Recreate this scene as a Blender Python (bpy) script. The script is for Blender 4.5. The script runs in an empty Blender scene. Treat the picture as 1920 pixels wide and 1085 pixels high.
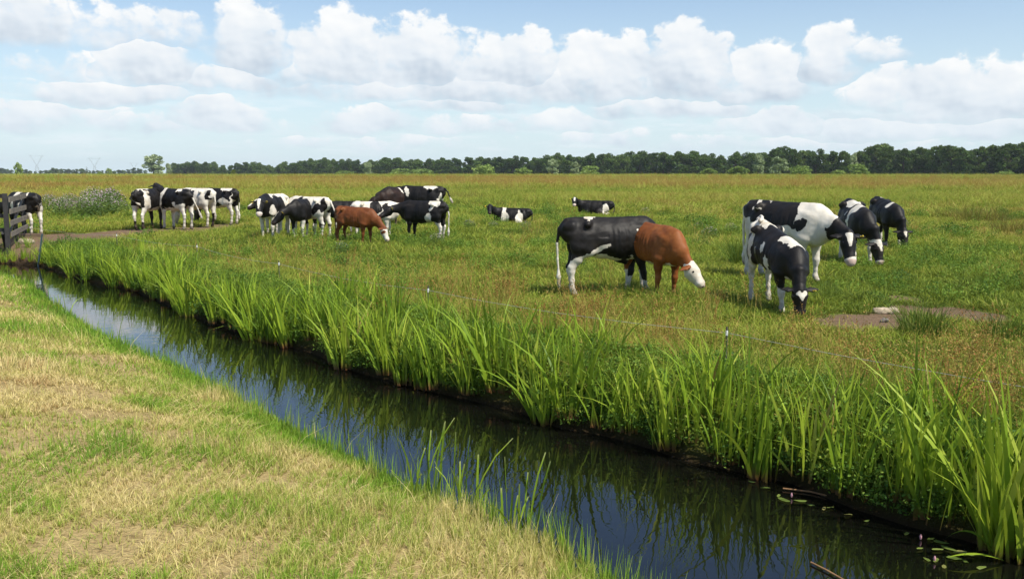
import bpy, math, random
import numpy as np
from mathutils import Vector, Matrix, Euler

RNG = np.random.default_rng(7)
random.seed(7)
sc = bpy.context.scene
COL = sc.collection

# ------------------------------------------------------------------ camera model
F, CX, CY, HOR, CAMH = 1700.0, 960.0, 542.5, 324.0, 1.95
PITCH = math.atan((CY - HOR) / F)
FW = np.array([0, math.cos(PITCH), -math.sin(PITCH)])
UP = np.array([0, math.sin(PITCH), math.cos(PITCH)])
CAM = np.array([0, 0, CAMH])
WZ = -0.45                                   # water level

def ray(px, py):
    return FW + np.array([1, 0, 0]) * (px - CX) / F + UP * (CY - py) / F

def gp(px, py, z=0.0):
    r = ray(px, py)
    return CAM + r * ((z - CAMH) / r[2])

cam_d = bpy.data.cameras.new('camera')
cam = bpy.data.objects.new('camera', cam_d)
COL.objects.link(cam)
cam.location = CAM
cam.rotation_euler = (math.pi / 2 - PITCH, 0, 0)
cam_d.sensor_width = 36
cam_d.lens = F / 1920 * 36
cam_d.clip_start = 0.05
cam_d.clip_end = 8000
sc.camera = cam

# ------------------------------------------------------------------ numpy noise
def _hash(i, j, k, s):
    h = (i * 374761393 + j * 668265263 + k * 2147483647 + s * 1274126177) & 0xFFFFFFFF
    h = ((h ^ (h >> 13)) * 1274126177) & 0xFFFFFFFF
    h = ((h ^ (h >> 16)) * 2246822519) & 0xFFFFFFFF
    return ((h ^ (h >> 15)) & 0xFFFF) / 65535.0

def vnoise(p, s=0):
    p = np.asarray(p, float)
    if p.shape[-1] == 2:
        p = np.concatenate([p, np.zeros(p.shape[:-1] + (1,))], -1)
    i = np.floor(p).astype(np.int64)
    f = p - i
    f = f * f * (3 - 2 * f)
    out = 0
    for a in (0, 1):
        wa = f[..., 0] if a else 1 - f[..., 0]
        for b in (0, 1):
            wb = f[..., 1] if b else 1 - f[..., 1]
            for c in (0, 1):
                wc = f[..., 2] if c else 1 - f[..., 2]
                out = out + wa * wb * wc * _hash(i[..., 0] + a, i[..., 1] + b, i[..., 2] + c, s)
    return out

def fbm(p, s=0, o=4):
    p = np.asarray(p, float)
    a, t, n = 1.0, 0, 0
    for k in range(o):
        t = t + a * vnoise(p * 2.03 ** k, s + k)
        n += a
        a *= 0.5
    return t / n

def sstep(a, b, x):
    t = np.clip((x - a) / (b - a), 0, 1)
    return t * t * (3 - 2 * t)

# ------------------------------------------------------------------ object helpers
def tag(o, label=None, cat=None, group=None, kind=None):
    if label: o['label'] = label
    if cat: o['category'] = cat
    if group: o['group'] = group
    if kind: o['kind'] = kind
    return o

def mesh_np(name, V, Q, attrs=None, mat=None, smooth=False):
    me = bpy.data.meshes.new(name)
    V = np.ascontiguousarray(V, np.float32)
    Q = np.ascontiguousarray(Q, np.int32)
    n = Q.shape[1]
    me.vertices.add(len(V)); me.vertices.foreach_set('co', V.ravel())
    me.loops.add(Q.size); me.loops.foreach_set('vertex_index', Q.ravel())
    me.polygons.add(len(Q))
    me.polygons.foreach_set('loop_start', np.arange(0, Q.size, n, dtype=np.int32))
    me.polygons.foreach_set('loop_total', np.full(len(Q), n, np.int32))
    me.polygons.foreach_set('use_smooth', np.full(len(Q), smooth, bool))
    for k, v in (attrs or {}).items():
        a = me.attributes.new(k, 'FLOAT', 'POINT')
        a.data.foreach_set('value', np.ascontiguousarray(v, np.float32))
    if mat: me.materials.append(mat)
    me.update(calc_edges=True)
    return me

def link(name, me, parent=None, loc=(0, 0, 0), col=None):
    o = bpy.data.objects.new(name, me)
    (col or COL).objects.link(o)
    o.location = loc
    if parent: o.parent = parent
    return o

class MB:
    """collects simple shapes as quads"""
    def __init__(self): self.V, self.Q = [], []
    def box(self, c, s, R=None):
        b = len(self.V)
        for z in (-1, 1):
            for x, y in ((-1, -1), (1, -1), (1, 1), (-1, 1)):
                v = Vector((x * s[0] / 2, y * s[1] / 2, z * s[2] / 2))
                if R is not None: v = R @ v
                self.V.append(tuple(Vector(c) + v))
        for q in ((3, 2, 1, 0), (4, 5, 6, 7), (0, 1, 5, 4), (1, 2, 6, 5), (2, 3, 7, 6), (3, 0, 4, 7)):
            self.Q.append([b + i for i in q])
    def bar(self, a, c, w, h, up=(0, 0, 1)):
        a, c = Vector(a), Vector(c)
        d = c - a
        x = d.normalized()
        y = Vector(up).cross(x)
        if y.length < 1e-4: y = Vector((0, 1, 0)).cross(x)
        y.normalize(); z = x.cross(y)
        R = Matrix((x, y, z)).transposed()
        self.box((a + c) / 2, (d.length, w, h), R)
    def tube(self, pts, rad, n=6):
        pts = [Vector(p) for p in pts]
        if not isinstance(rad, (list, tuple)): rad = [rad] * len(pts)
        b = len(self.V)
        for i, p in enumerate(pts):
            d = (pts[min(i + 1, len(pts) - 1)] - pts[max(i - 1, 0)]).normalized()
            u = d.orthogonal().normalized() if abs(d.z) > .9 else d.cross(Vector((0, 0, 1))).normalized()
            w = d.cross(u)
            for k in range(n):
                t = 2 * math.pi * k / n
                self.V.append(tuple(p + (u * math.cos(t) + w * math.sin(t)) * rad[i]))
        for i in range(len(pts) - 1):
            for k in range(n):
                k2 = (k + 1) % n
                self.Q.append([b + i * n + k, b + i * n + k2, b + (i + 1) * n + k2, b + (i + 1) * n + k])
    def mesh(self, name, mat, smooth=False):
        return mesh_np(name, np.array(self.V), np.array(self.Q), None, mat, smooth)
    def build(self, name, mat, parent=None, smooth=False, loc=(0, 0, 0)):
        return link(name, self.mesh(name, mat, smooth), parent, loc)

# ------------------------------------------------------------------ materials
class NT:
    def __init__(self, tree): self.t = tree; self.N = tree.nodes; self.L = tree.links
    def n(self, typ, **kw):
        x = self.N.new(typ)
        for k, v in kw.items(): setattr(x, k, v)
        return x
    def put(self, sock, v):
        if hasattr(v, 'bl_idname') and hasattr(v, 'is_linked'): self.L.new(v, sock)
        else: sock.default_value = v
    def m(self, op, a, b=None, c=None, clamp=False):
        x = self.n('ShaderNodeMath', operation=op, use_clamp=clamp)
        self.put(x.inputs[0], a)
        if b is not None: self.put(x.inputs[1], b)
        if c is not None: self.put(x.inputs[2], c)
        return x.outputs[0]
    def mix(self, f, a, b, blend='MIX'):
        x = self.n('ShaderNodeMix', data_type='RGBA', blend_type=blend)
        self.put(x.inputs[0], f)
        self.put(x.inputs[6], a if not isinstance(a, tuple) else (*a, 1)[:4])
        self.put(x.inputs[7], b if not isinstance(b, tuple) else (*b, 1)[:4])
        return x.outputs[2]
    def ramp(self, f, stops, interp='LINEAR'):
        x = self.n('ShaderNodeValToRGB')
        cr = x.color_ramp
        cr.interpolation = interp
        while len(cr.elements) < len(stops): cr.elements.new(0.5)
        for e, (p, c) in zip(cr.elements, stops):
            e.position = p
            e.color = (*c, 1) if len(c) == 3 else c
        self.put(x.inputs[0], f)
        return x.outputs[0]
    def noise(self, vec, scale, detail=3, rough=.55, dist=0, dim='3D'):
        x = self.n('ShaderNodeTexNoise', noise_dimensions=dim)
        if vec is not None: self.L.new(vec, x.inputs['Vector'])
        x.inputs['Scale'].default_value = scale
        x.inputs['Detail'].default_value = detail
        x.inputs['Roughness'].default_value = rough
        x.inputs['Distortion'].default_value = dist
        return x.outputs[0]
    def attr(self, name, typ='GEOMETRY'):
        x = self.n('ShaderNodeAttribute', attribute_type=typ, attribute_name=name)
        return x.outputs['Fac']
    def smooth(self, a, b, x):
        y = self.n('ShaderNodeMapRange', interpolation_type='SMOOTHSTEP')
        self.put(y.inputs[0], x); self.put(y.inputs[1], a); self.put(y.inputs[2], b)
        return y.outputs[0]

def new_mat(name):
    m = bpy.data.materials.new(name)
    m.use_nodes = True
    t = NT(m.node_tree)
    b = t.N['Principled BSDF']
    return m, t, b

def leaf_mat(name, stops, src='INSTANCER', spread=.25, base=None, base_h=.25, transl=.28, rough=.55, spec=.12, tip=None):
    """foliage: colour from a ramp driven by per-plant tint and per-leaf random"""
    m, t, b = new_mat(name)
    if src == 'INSTANCER': tint = t.attr('tint', 'INSTANCER')
    elif src == 'GEOM': tint = t.attr('tint')
    else: tint = t.m('MULTIPLY_ADD', t.n('ShaderNodeObjectInfo').outputs['Random'], .6, .12)
    r = t.attr('rnd')
    f = t.m('MULTIPLY_ADD', t.m('SUBTRACT', r, .5), spread * 2, tint, clamp=True)
    c = t.ramp(f, stops)
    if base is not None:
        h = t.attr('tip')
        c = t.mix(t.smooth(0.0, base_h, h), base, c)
    if tip is not None:
        c = t.mix(t.smooth(.86, 1.0, t.attr('tip')), c, tip)
    b.inputs['Roughness'].default_value = rough
    b.inputs['Specular IOR Level'].default_value = spec
    t.L.new(c, b.inputs['Base Color'])
    tr = t.n('ShaderNodeBsdfTranslucent')
    t.L.new(t.mix(.35, c, (.47, .53, .05), 'MIX'), tr.inputs[0])
    mx = t.n('ShaderNodeMixShader')
    mx.inputs[0].default_value = transl
    t.L.new(b.outputs[0], mx.inputs[1]); t.L.new(tr.outputs[0], mx.inputs[2])
    t.L.new(mx.outputs[0], t.N['Material Output'].inputs[0])
    return m

def plain_mat(name, c1, c2=None, scale=8, rough=.7, bump=0, spec=.3):
    m, t, b = new_mat(name)
    tc = t.n('ShaderNodeTexCoord').outputs['Object']
    n = t.noise(tc, scale, 5, .6)
    c = t.mix(t.smooth(.3, .7, n), c1, c2 or tuple(x * .6 for x in c1))
    t.L.new(c, b.inputs['Base Color'])
    b.inputs['Roughness'].default_value = rough
    b.inputs['Specular IOR Level'].default_value = spec
    if bump:
        bp = t.n('ShaderNodeBump'); bp.inputs['Strength'].default_value = bump
        t.L.new(t.noise(tc, scale * 3, 5, .6), bp.inputs['Height'])
        t.L.new(bp.outputs[0], b.inputs['Normal'])
    return m

# ------------------------------------------------------------------ the ditch
R_PX = [(-160, 478), (-60, 488), (20, 495), (80, 499), (150, 524), (250, 545), (310, 570), (380, 600), (480, 635), (580, 660), (660, 695), (730, 715),
        (880, 750), (970, 772), (1050, 803), (1130, 816), (1200, 835), (1290, 865), (1390, 886), (1480, 905), (1600, 953),
        (1700, 985), (1800, 1010), (1890, 1036), (2000, 1070), (2300, 1165)]
L_PX = [(-160, 500), (-60, 511), (0, 519), (60, 543), (110, 582), (160, 622), (213, 652), (267, 676), (320, 690), (367, 717), (400, 735), (450, 766),
        (533, 802), (600, 838), (680, 872), (733, 894), (773, 922), (850, 950), (933, 977), (967, 1012), (1067, 1030),
        (1110, 1070), (1180, 1110), (1320, 1200)]
RE = np.array([gp(x, y, WZ)[:2] for x, y in R_PX])
L_PX = [(x - 26 * min(1, max(0, (x - 420) / 300)), y) for x, y in L_PX]
LE = np.array([gp(x, y, WZ)[:2] for x, y in L_PX])
# carry the ditch on past the right-hand edge of the view
dirn = RE[-1] - RE[-6]; dirn /= np.linalg.norm(dirn)
RE = np.vstack([RE, RE[-1] + dirn * 14])
LE = np.vstack([LE, RE[-1] + np.array([-dirn[1], dirn[0]]) * -2.5])

def pl_dist(P, L):
    best = np.full(len(P), 1e9)
    for a, b in zip(L[:-1], L[1:]):
        ab = b - a
        t = np.clip(((P - a) @ ab) / (ab @ ab), 0, 1)
        d = np.hypot(*(P - a - t[:, None] * ab).T)
        best = np.minimum(best, d)
    return best

POLY = np.vstack([RE, LE[::-1]])
def in_poly(P):
    c = np.zeros(len(P), bool)
    n = len(POLY)
    for i in range(n):
        a, b = POLY[i], POLY[i - 1]
        cond = ((a[1] > P[:, 1]) != (b[1] > P[:, 1]))
        with np.errstate(divide='ignore', invalid='ignore'):
            xi = (b[0] - a[0]) * (P[:, 1] - a[1]) / (b[1] - a[1]) + a[0]
        c ^= cond & (P[:, 0] < xi)
    return c

def ditch(P):
    """-> distance from the water (negative in it), True on the near (dry) bank"""
    P = np.asarray(P, float)
    dr, dl = pl_dist(P, RE), pl_dist(P, LE)
    d = np.minimum(dr, dl)
    d = np.where(in_poly(P), -d, d)
    return d, dl < dr

DIRT = []                                    # x, y, rx, ry, rot : bare earth
def dirt_px(px, py, wpx, hpx):
    c = gp(px, py); a = gp(px + wpx, py); b = gp(px, py - hpx)
    DIRT.append((c[0], c[1], abs(a[0] - c[0]), abs(b[1] - c[1])))
for d in ((1660, 590, 40, 9), (1625, 602, 90, 22), (1820, 592, 80, 16), (1715, 580, 50, 10), (1690, 560, 40, 7), (130, 447, 130, 14), (240, 437, 90, 8), (340, 431, 90, 6), (420, 424, 50, 4), (660, 442, 40, 5), (585, 447, 40, 3), (70, 460, 40, 9)):
    dirt_px(*d)

def dirt_mask(P):
    w = (fbm(P * 1.3, 31, 4) - .5)
    m = np.zeros(len(P))
    for x, y, rx, ry in DIRT:
        q = np.sqrt(((P[:, 0] - x) / rx) ** 2 + ((P[:, 1] - y) / ry) ** 2)
        m = np.maximum(m, sstep(1.15, .75, q + w * 1.3))
    return m

def zone(P):
    """tint of the sward: 0 dark green .. .4 fresh green .. .6 yellow green .. .8 straw .. 1 red-brown"""
    d = np.hypot(P[:, 0], P[:, 1])
    y = P[:, 1] + 14 * (fbm(P / 22.0, 5, 3) - .5) * np.clip(P[:, 1] / 40, .2, 1.6)
    n1 = fbm(P / 2.2, 11, 4); n2 = fbm(P / 9.0, 12, 3); n3 = fbm(P / 40.0 * np.array([.5, 1.4]), 13, 3)
    t = .35 + (n1 - .5) * .62 + (n2 - .5) * .66 + .16 * sstep(2, 14, P[:, 0] - .1 * P[:, 1]) * sstep(12, 20, P[:, 1]) * (n3 * 2 - .2)
    far = sstep(42, 70, y)
    t = t * (1 - far) + far * (.59 + (n2 - .5) * .5 + (n3 - .5) * .7)
    red = sstep(85, 115, y) * (1 - sstep(230, 330, y))
    t = t + red * (.15 + .75 * (n3 - .45))
    t = t + .10 * np.exp(-((y - 31) / 6) ** 2)
    far2 = sstep(230, 340, y)
    t = t * (1 - far2) + far2 * .46
    return np.clip(t, .04, .98)

def height(P):
    P = np.asarray(P, float)
    d, near = ditch(P)
    pasture = WZ + .45 * (1 - np.exp(-np.maximum(d, 0) / .28))
    pasture = pasture + sstep(1.0, 4, d) * ((fbm(P / 3.0, 3, 3) - .5) * .10) * (1 - .0)
    bank = WZ + .70 * (1 - np.exp(-np.maximum(d, 0) / 2.1)) + sstep(.3, 1.2, d) * (fbm(P / .9, 4, 3) - .5) * .07
    bank = bank + sstep(.0, .06, d) * .04
    z = np.where(near, bank, pasture)
    bed = WZ + np.maximum(d * 1.1, -.55)
    return np.where(d < 0, bed, z)

def H1(x, y): return float(height(np.array([[x, y]]))[0])

def on_ground(px, py, z0=0.0):
    p = gp(px, py, z0)
    for _ in range(4): p = gp(px, py, H1(p[0], p[1]))
    return p

# ------------------------------------------------------------------ ground sheet
def build_ground():
    fine = np.radians(np.arange(-38, 38.01, .2))
    coarse = np.radians(np.arange(41, 319, 3.5))
    ang = np.concatenate([fine, coarse])
    rad = [0.6]
    while rad[-1] < 4200: rad.append(rad[-1] * (1.0085 if 4 < rad[-1] < 34 else 1.02))
    rad = np.array(rad)
    A, Rr = np.meshgrid(ang, rad)
    P = np.stack([np.sin(A) * Rr, np.cos(A) * Rr], -1).reshape(-1, 2)
    z = height(P)
    V = np.column_stack([P, z])
    na, nr = len(ang), len(rad)
    i = np.arange(nr - 1)[:, None] * na; j = np.arange(na)[None, :]; j2 = (j + 1) % na
    Q = np.stack([i + j, i + na + j, i + na + j2, i + j2], -1).reshape(-1, 4)[:, ::-1]
    c = len(V)
    V = np.vstack([V, [0, 0, H1(0, 0)]])
    d, near = ditch(P)
    dry = np.where(near, sstep(.0, .35, d), 0)
    at = {'zone': np.append(zone(P), .5), 'dirt': np.append(dirt_mask(P), 0), 'dry': np.append(dry, 1),
          'wet': np.append(sstep(.22, .0, d), 0)}
    m, t, b = new_mat('ground_sward')
    tc = t.n('ShaderNodeTexCoord').outputs['Object']
    n1 = t.noise(tc, 9, 6, .65); n2 = t.noise(tc, 1.1, 5, .6); n3 = t.noise(tc, 40, 4, .6)
    mp = t.n('ShaderNodeMapping'); mp.inputs['Scale'].default_value = (.08, .35, 1)
    t.L.new(tc, mp.inputs[0]); n4 = t.noise(mp.outputs[0], 1.0, 8, .7)
    z_ = t.m('ADD', t.attr('zone'), t.m('MULTIPLY_ADD', t.m('ADD', n1, t.m('ADD', n2, n4)), .5, -.75))
    sw = t.ramp(z_, GRASS_RAMP)
    sw = t.mix(.30, sw, (.05, .05, .018))
    drycol = t.ramp(t.m('MULTIPLY_ADD', n1, .6, t.m('MULTIPLY', n3, .4)), [(.25, (.12, .08, .035)), (.5, (.38, .285, .13)), (.75, (.50, .39, .18))])
    dirtc = t.ramp(t.m('MULTIPLY_ADD', n1, .6, t.m('MULTIPLY', n3, .4)), [(.3, (.10, .065, .04)), (.55, (.20, .135, .085)), (.75, (.27, .19, .12))])
    c_ = t.mix(t.attr('dry'), sw, drycol)
    c_ = t.mix(t.smooth(.3, .7, t.m('ADD', t.attr('dirt'), t.m('MULTIPLY_ADD', n1, .5, -.25))), c_, dirtc)
    c_ = t.mix(t.attr('wet'), c_, (.028, .018, .009))
    t.L.new(c_, b.inputs['Base Color'])
    b.inputs['Roughness'].default_value = .95; b.inputs['Specular IOR Level'].default_value = .1
    bp = t.n('ShaderNodeBump'); bp.inputs['Strength'].default_value = .7; bp.inputs['Distance'].default_value = .06
    t.L.new(t.m('ADD', n1, n3), bp.inputs['Height']); t.L.new(bp.outputs[0], b.inputs['Normal'])
    # middle cap under the camera
    me = mesh_np('ground', V, Q, at, m, True)
    o = link('ground', me)
    tag(o, kind='structure')

GRASS_RAMP = [(0.0, (.050, .090, .016)), (.25, (.160, .235, .030)), (.45, (.290, .350, .045)), (.62, (.35, .36, .062)),
              (.80, (.38, .29, .085)), (1.0, (.30, .17, .045))]

def build_water():
    pts = POLY.copy()
    import bmesh
    bm = bmesh.new()
    c = POLY.mean(0)
    # widened a little so that the banks cut the edge
    n = len(RE); k = 60
    def resample(L, k):
        s = np.concatenate([[0], np.cumsum(np.hypot(*np.diff(L, axis=0).T))])
        q = np.linspace(0, s[-1], k)
        return np.column_stack([np.interp(q, s, L[:, 0]), np.interp(q, s, L[:, 1])])
    a, b = resample(RE, k), resample(LE, k)
    w = b - a; w /= np.linalg.norm(w, axis=1)[:, None]
    a2, b2 = a - w * .25, b + w * .25
    rows = [[bm.verts.new((*(a2[i] * (1 - s) + b2[i] * s), WZ)) for s in np.linspace(0, 1, 6)] for i in range(k)]
    for i in range(k - 1):
        for j in range(5):
            bm.faces.new((rows[i][j], rows[i][j + 1], rows[i + 1][j + 1], rows[i + 1][j]))
    bmesh.ops.recalc_face_normals(bm, faces=bm.faces)
    me = bpy.data.meshes.new('water'); bm.to_mesh(me); bm.free()
    if me.polygons[0].normal.z < 0: me.flip_normals()
    m, t, bs = new_mat('ditch_water')
    bs.inputs['Base Color'].default_value = (.004, .0042, .003, 1)
    bs.inputs['Roughness'].default_value = .02
    bs.inputs['IOR'].default_value = 1.65
    tc = t.n('ShaderNodeTexCoord').outputs['Object']
    h = t.m('ADD', t.noise(tc, 5.5, 2, .5), t.m('MULTIPLY', t.noise(tc, 1.6, 2, .5), 1.2))
    bp = t.n('ShaderNodeBump'); bp.inputs['Strength'].default_value = .032; bp.inputs['Distance'].default_value = .05
    t.L.new(h, bp.inputs['Height']); t.L.new(bp.outputs[0], bs.inputs['Normal'])
    me.materials.append(m)
    o = link('water', me)
    tag(o, kind='structure')

# ------------------------------------------------------------------ blades, tufts, scatter
def blades(n, rad, h, w, lean, curve, seg=3, rng=RNG, hv=.35, tipw=.08, base=None, twist=1.0):
    """n grass leaves -> verts, quads, attrs"""
    if base is None:
        a = rng.uniform(0, 2 * np.pi, n); r = rad * np.sqrt(rng.uniform(0, 1, n))
        base = np.column_stack([r * np.cos(a), r * np.sin(a), np.zeros(n)])
    az = rng.uniform(0, 2 * np.pi, n)
    out = np.column_stack([np.cos(az), np.sin(az)])
    bo = base[:, :2] / max(rad, 1e-6)
    out = out * .7 + bo * .9
    ln = np.abs(rng.normal(lean, lean * .6, n)); cv = np.abs(rng.normal(curve, curve * .7 + 1e-6, n))
    hh = h * (1 + hv * rng.uniform(-1, 1, n)); ww = w * rng.uniform(.65, 1.25, n)
    fa = rng.uniform(0, 2 * np.pi, n)
    side = np.column_stack([np.cos(fa), np.sin(fa), np.zeros(n)])
    V = np.zeros((n, seg + 1, 2, 3)); T = np.zeros((n, seg + 1, 2))
    for s in range(seg + 1):
        t = s / seg
        off = (ln * t + cv * t * t * t)[:, None] * out * hh[:, None]
        zz = hh * (t - .35 * np.minimum(cv, 1.2) * t ** 3)
        c = np.column_stack([off, zz]) + base
        wd = ww * (1 - (1 - tipw) * t ** 2.2) * .5
        V[:, s, 0] = c - side * wd[:, None]; V[:, s, 1] = c + side * wd[:, None]
        T[:, s] = t
    idx = np.arange(n * (seg + 1) * 2).reshape(n, seg + 1, 2)
    Q = np.stack([idx[:, :-1, 0], idx[:, :-1, 1], idx[:, 1:, 1], idx[:, 1:, 0]], -1).reshape(-1, 4)
    rnd = np.repeat(rng.uniform(0, 1, n), (seg + 1) * 2)
    return V.reshape(-1, 3), Q, {'tip': T.ravel(), 'rnd': rnd}

def leaf_quads(C, size, rng=RNG, up=.3, rnd=None):
    """leaf-sized quads at centres C"""
    n = len(C)
    N = rng.normal(0, 1, (n, 3)); N[:, 2] += up; N /= np.linalg.norm(N, axis=1)[:, None]
    A = np.cross(N, rng.normal(0, 1, (n, 3))); A /= np.linalg.norm(A, axis=1)[:, None]
    B = np.cross(N, A)
    s = size * rng.uniform(.6, 1.3, n)[:, None]
    V = np.stack([C - A * s, C - B * s * .55, C + A * s, C + B * s * .55], 1).reshape(-1, 3)
    Q = np.arange(4 * n).reshape(-1, 4)
    r = np.repeat(rng.uniform(0, 1, n) if rnd is None else rnd, 4)
    return V, Q, {'tip': np.ones(4 * n), 'rnd': r}

def join(parts):
    V, Q, A, b = [], [], {}, 0
    for v, q, a in parts:
        V.append(v); Q.append(q + b); b += len(v)
        for k, x in a.items(): A.setdefault(k, []).append(x)
    return np.vstack(V), np.vstack(Q), {k: np.concatenate(x) for k, x in A.items()}

def scatter(name, P, protos, scale, tint, idx=None, rotz=None, tilt=.12):
    """one stuff object: plants too many to count, instanced on a point mesh"""
    n = len(P)
    col = bpy.data.collections.new(name + '_kinds')
    for i, me in enumerate(protos):
        o = bpy.data.objects.new('%s_kind_%02d' % (name, i), me)
        col.objects.link(o)
    me = bpy.data.meshes.new(name)
    me.vertices.add(n)
    me.vertices.foreach_set('co', np.ascontiguousarray(P, np.float32).ravel())
    def fa(k, v, typ='FLOAT'):
        a = me.attributes.new(k, typ, 'POINT')
        a.data.foreach_set('vector' if typ == 'FLOAT_VECTOR' else 'value', np.ascontiguousarray(v, np.int32 if typ == 'INT' else np.float32).ravel())
    rot = np.column_stack([RNG.normal(0, tilt, n), RNG.normal(0, tilt, n), RNG.uniform(0, 6.283, n) if rotz is None else rotz])
    fa('rot', rot, 'FLOAT_VECTOR')
    sv = np.asarray(scale, float)
    if sv.ndim == 1: sv = np.column_stack([sv, sv, sv])
    fa('scl', sv, 'FLOAT_VECTOR')
    fa('tint', tint)
    fa('idx', RNG.integers(0, len(protos), n) if idx is None else idx, 'INT')
    o = link(name, me)
    g = bpy.data.node_groups.new(name + '_scatter', 'GeometryNodeTree')
    g.interface.new_socket('Geometry', in_out='INPUT', socket_type='NodeSocketGeometry')
    g.interface.new_socket('Geometry', in_out='OUTPUT', socket_type='NodeSocketGeometry')
    N, L = g.nodes, g.links
    gi, go = N.new('NodeGroupInput'), N.new('NodeGroupOutput')
    ip = N.new('GeometryNodeInstanceOnPoints')
    ci = N.new('GeometryNodeCollectionInfo'); ci.inputs[0].default_value = col
    ci.inputs['Separate Children'].default_value = True; ci.inputs['Reset Children'].default_value = True
    def na(k, typ):
        x = N.new('GeometryNodeInputNamedAttribute'); x.data_type = typ; x.inputs[0].default_value = k
        return x.outputs['Attribute']
    er = N.new('FunctionNodeEulerToRotation'); L.new(na('rot', 'FLOAT_VECTOR'), er.inputs[0])
    L.new(gi.outputs[0], ip.inputs['Points'])
    L.new(ci.outputs[0], ip.inputs['Instance']); ip.inputs['Pick Instance'].default_value = True
    L.new(na('idx', 'INT'), ip.inputs['Instance Index'])
    L.new(er.outputs[0], ip.inputs['Rotation']); L.new(na('scl', 'FLOAT_VECTOR'), ip.inputs['Scale'])
    L.new(ip.outputs[0], go.inputs[0])
    md = o.modifiers.new('scatter', 'NODES'); md.node_group = g
    tag(o, kind='stuff')
    return o

def sector(n, d0, d1, a0=-37, a1=37):
    if a1 == 37 and d0 < 20: a1 = 44
    a = np.radians(RNG.uniform(a0, a1, n)); r = np.sqrt(RNG.uniform(d0 * d0, d1 * d1, n))
    return np.column_stack([np.sin(a) * r, np.cos(a) * r])

def with_z(P, dz=0): return np.column_stack([P, height(P) + dz])

SWARD = None
def build_sward():
    global M_GRASS
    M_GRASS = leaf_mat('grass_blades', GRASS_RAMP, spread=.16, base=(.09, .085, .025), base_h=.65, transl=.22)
    short = [mesh_np('short_tuft', *blades(26, .13, .09, .010, .5, .6), mat=M_GRASS) for _ in range(5)]
    rough = [mesh_np('rough_tuft', *blades(34, .12, .26, .011, .35, .6), mat=M_GRASS) for _ in range(5)]
    P = []; S = []; I = []
    for d0, d1, dens, s in ((5, 14, 150, .95), (14, 22, 85, 1.1), (22, 42, 32, 1.6), (42, 95, 6.0, 2.6), (95, 240, .9, 4.6), (240, 480, .16, 8)):
        n = int(dens * .646 * (d1 * d1 - d0 * d0))
        p = sector(n, d0, d1)
        P.append(p); S.append(s * RNG.uniform(.7, 1.3, n))
    P = np.vstack(P); S = np.concatenate(S)
    d, near = ditch(P)
    dm = dirt_mask(P)
    keep = (d > .25) & (~near) & (RNG.uniform(0, 1, len(P)) > dm * 1.2)
    P, S = P[keep], S[keep]
    d = d[keep]
    zn = zone(P)
    # taller, ungrazed grass near the ditch and far out; grazed short between
    tall = sstep(2.2, .7, d) + sstep(48, 62, P[:, 1]) * .8 + sstep(.64, .75, fbm(P / 1.7, 21, 3)) * .5
    tall = np.clip(tall, 0, 1)
    isr = RNG.uniform(0, 1, len(P)) < tall * .8
    idx = np.where(isr, 5, 0) + RNG.integers(0, 5, len(P))
    S = np.where(isr & (P[:, 1] > 42), S * .62, S); S = np.where(isr & (P[:, 1] <= 42), np.minimum(S, 1.15) * .8, S)
    scl = np.column_stack([S, S, S])
    tint = np.clip(zn + RNG.normal(0, .14, len(P)), 0.02, .99)
    scatter('pasture_grass', with_z(P, -.01), short + rough, scl, tint, idx=idx)

def build_sorrel():
    """reddish seed stalks over the sward"""
    m = leaf_mat('seed_stalks', [(0, (.28, .28, .05)), (.35, (.40, .31, .09)), (.7, (.34, .18, .055)), (1, (.26, .105, .035))], spread=.3, transl=.25)
    protos = []
    for _ in range(4):
        st = blades(16, .12, .42, .005, .18, .15, seg=3)
        # seed heads along the upper third of stalks
        tips = st[0].reshape(16, 4, 2, 3).mean(2)
        C = []
        for k in range(16):
            for q in np.linspace(0, 1, 9):
                C.append(tips[k, 2] * (1 - q) + tips[k, 3] * q + RNG.normal(0, .006, 3))
        hd = leaf_quads(np.array(C), .0095)
        hd[2]['rnd'] = .55 + .45 * hd[2]['rnd']; st[2]['rnd'] *= .35
        protos.append(mesh_np('seed_stalk_tuft', *join([st, hd]), mat=m))
    P, S = [], []
    for d0, d1, dens, s in ((5, 14, 15, 1), (14, 30, 5, 1.1), (30, 60, 1.0, 1.4), (60, 130, .5, 1.9), (130, 260, .16, 3)):
        n = int(dens * .646 * (d1 * d1 - d0 * d0)); P.append(sector(n, d0, d1)); S.append(s * RNG.uniform(.7, 1.25, n))
    P = np.vstack(P); S = np.concatenate(S)
    d, near = ditch(P)
    dn = sstep(.47, .66, fbm(P / 3.1, 41, 3))
    strip = sstep(4.2, 2.2, d) * sstep(.6, 1.2, d)
    p = np.clip(dn * .10 + strip * (.40 + dn * .9) * sstep(-6, 4, P[:, 0] + 3) + sstep(80, 110, P[:, 1]) * .8 * dn, 0, 1)
    keep = (~near) & (d > .6) & (RNG.uniform(0, 1, len(P)) < p) & (dirt_mask(P) < .4)
    P, S = P[keep], S[keep]
    scatter('sorrel_seed_heads', with_z(P), protos, S, RNG.uniform(.2, .8, len(P)))

def herb_proto(n, rad, h, size, mat, flower=0, name='herb'):
    a = RNG.uniform(0, 6.283, n); r = rad * np.sqrt(RNG.uniform(0, 1, n))
    z = h * RNG.uniform(.12, 1, n) * (1 - .45 * (r / rad) ** 2)
    lf = leaf_quads(np.column_stack([r * np.cos(a), r * np.sin(a), z]), size, up=.8)
    lf[2]['tip'] = np.repeat(z / h, 4)
    st = blades(max(6, n // 12), rad * .6, h * .95, .008, .25, .1, seg=2)
    return lf, st

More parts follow.
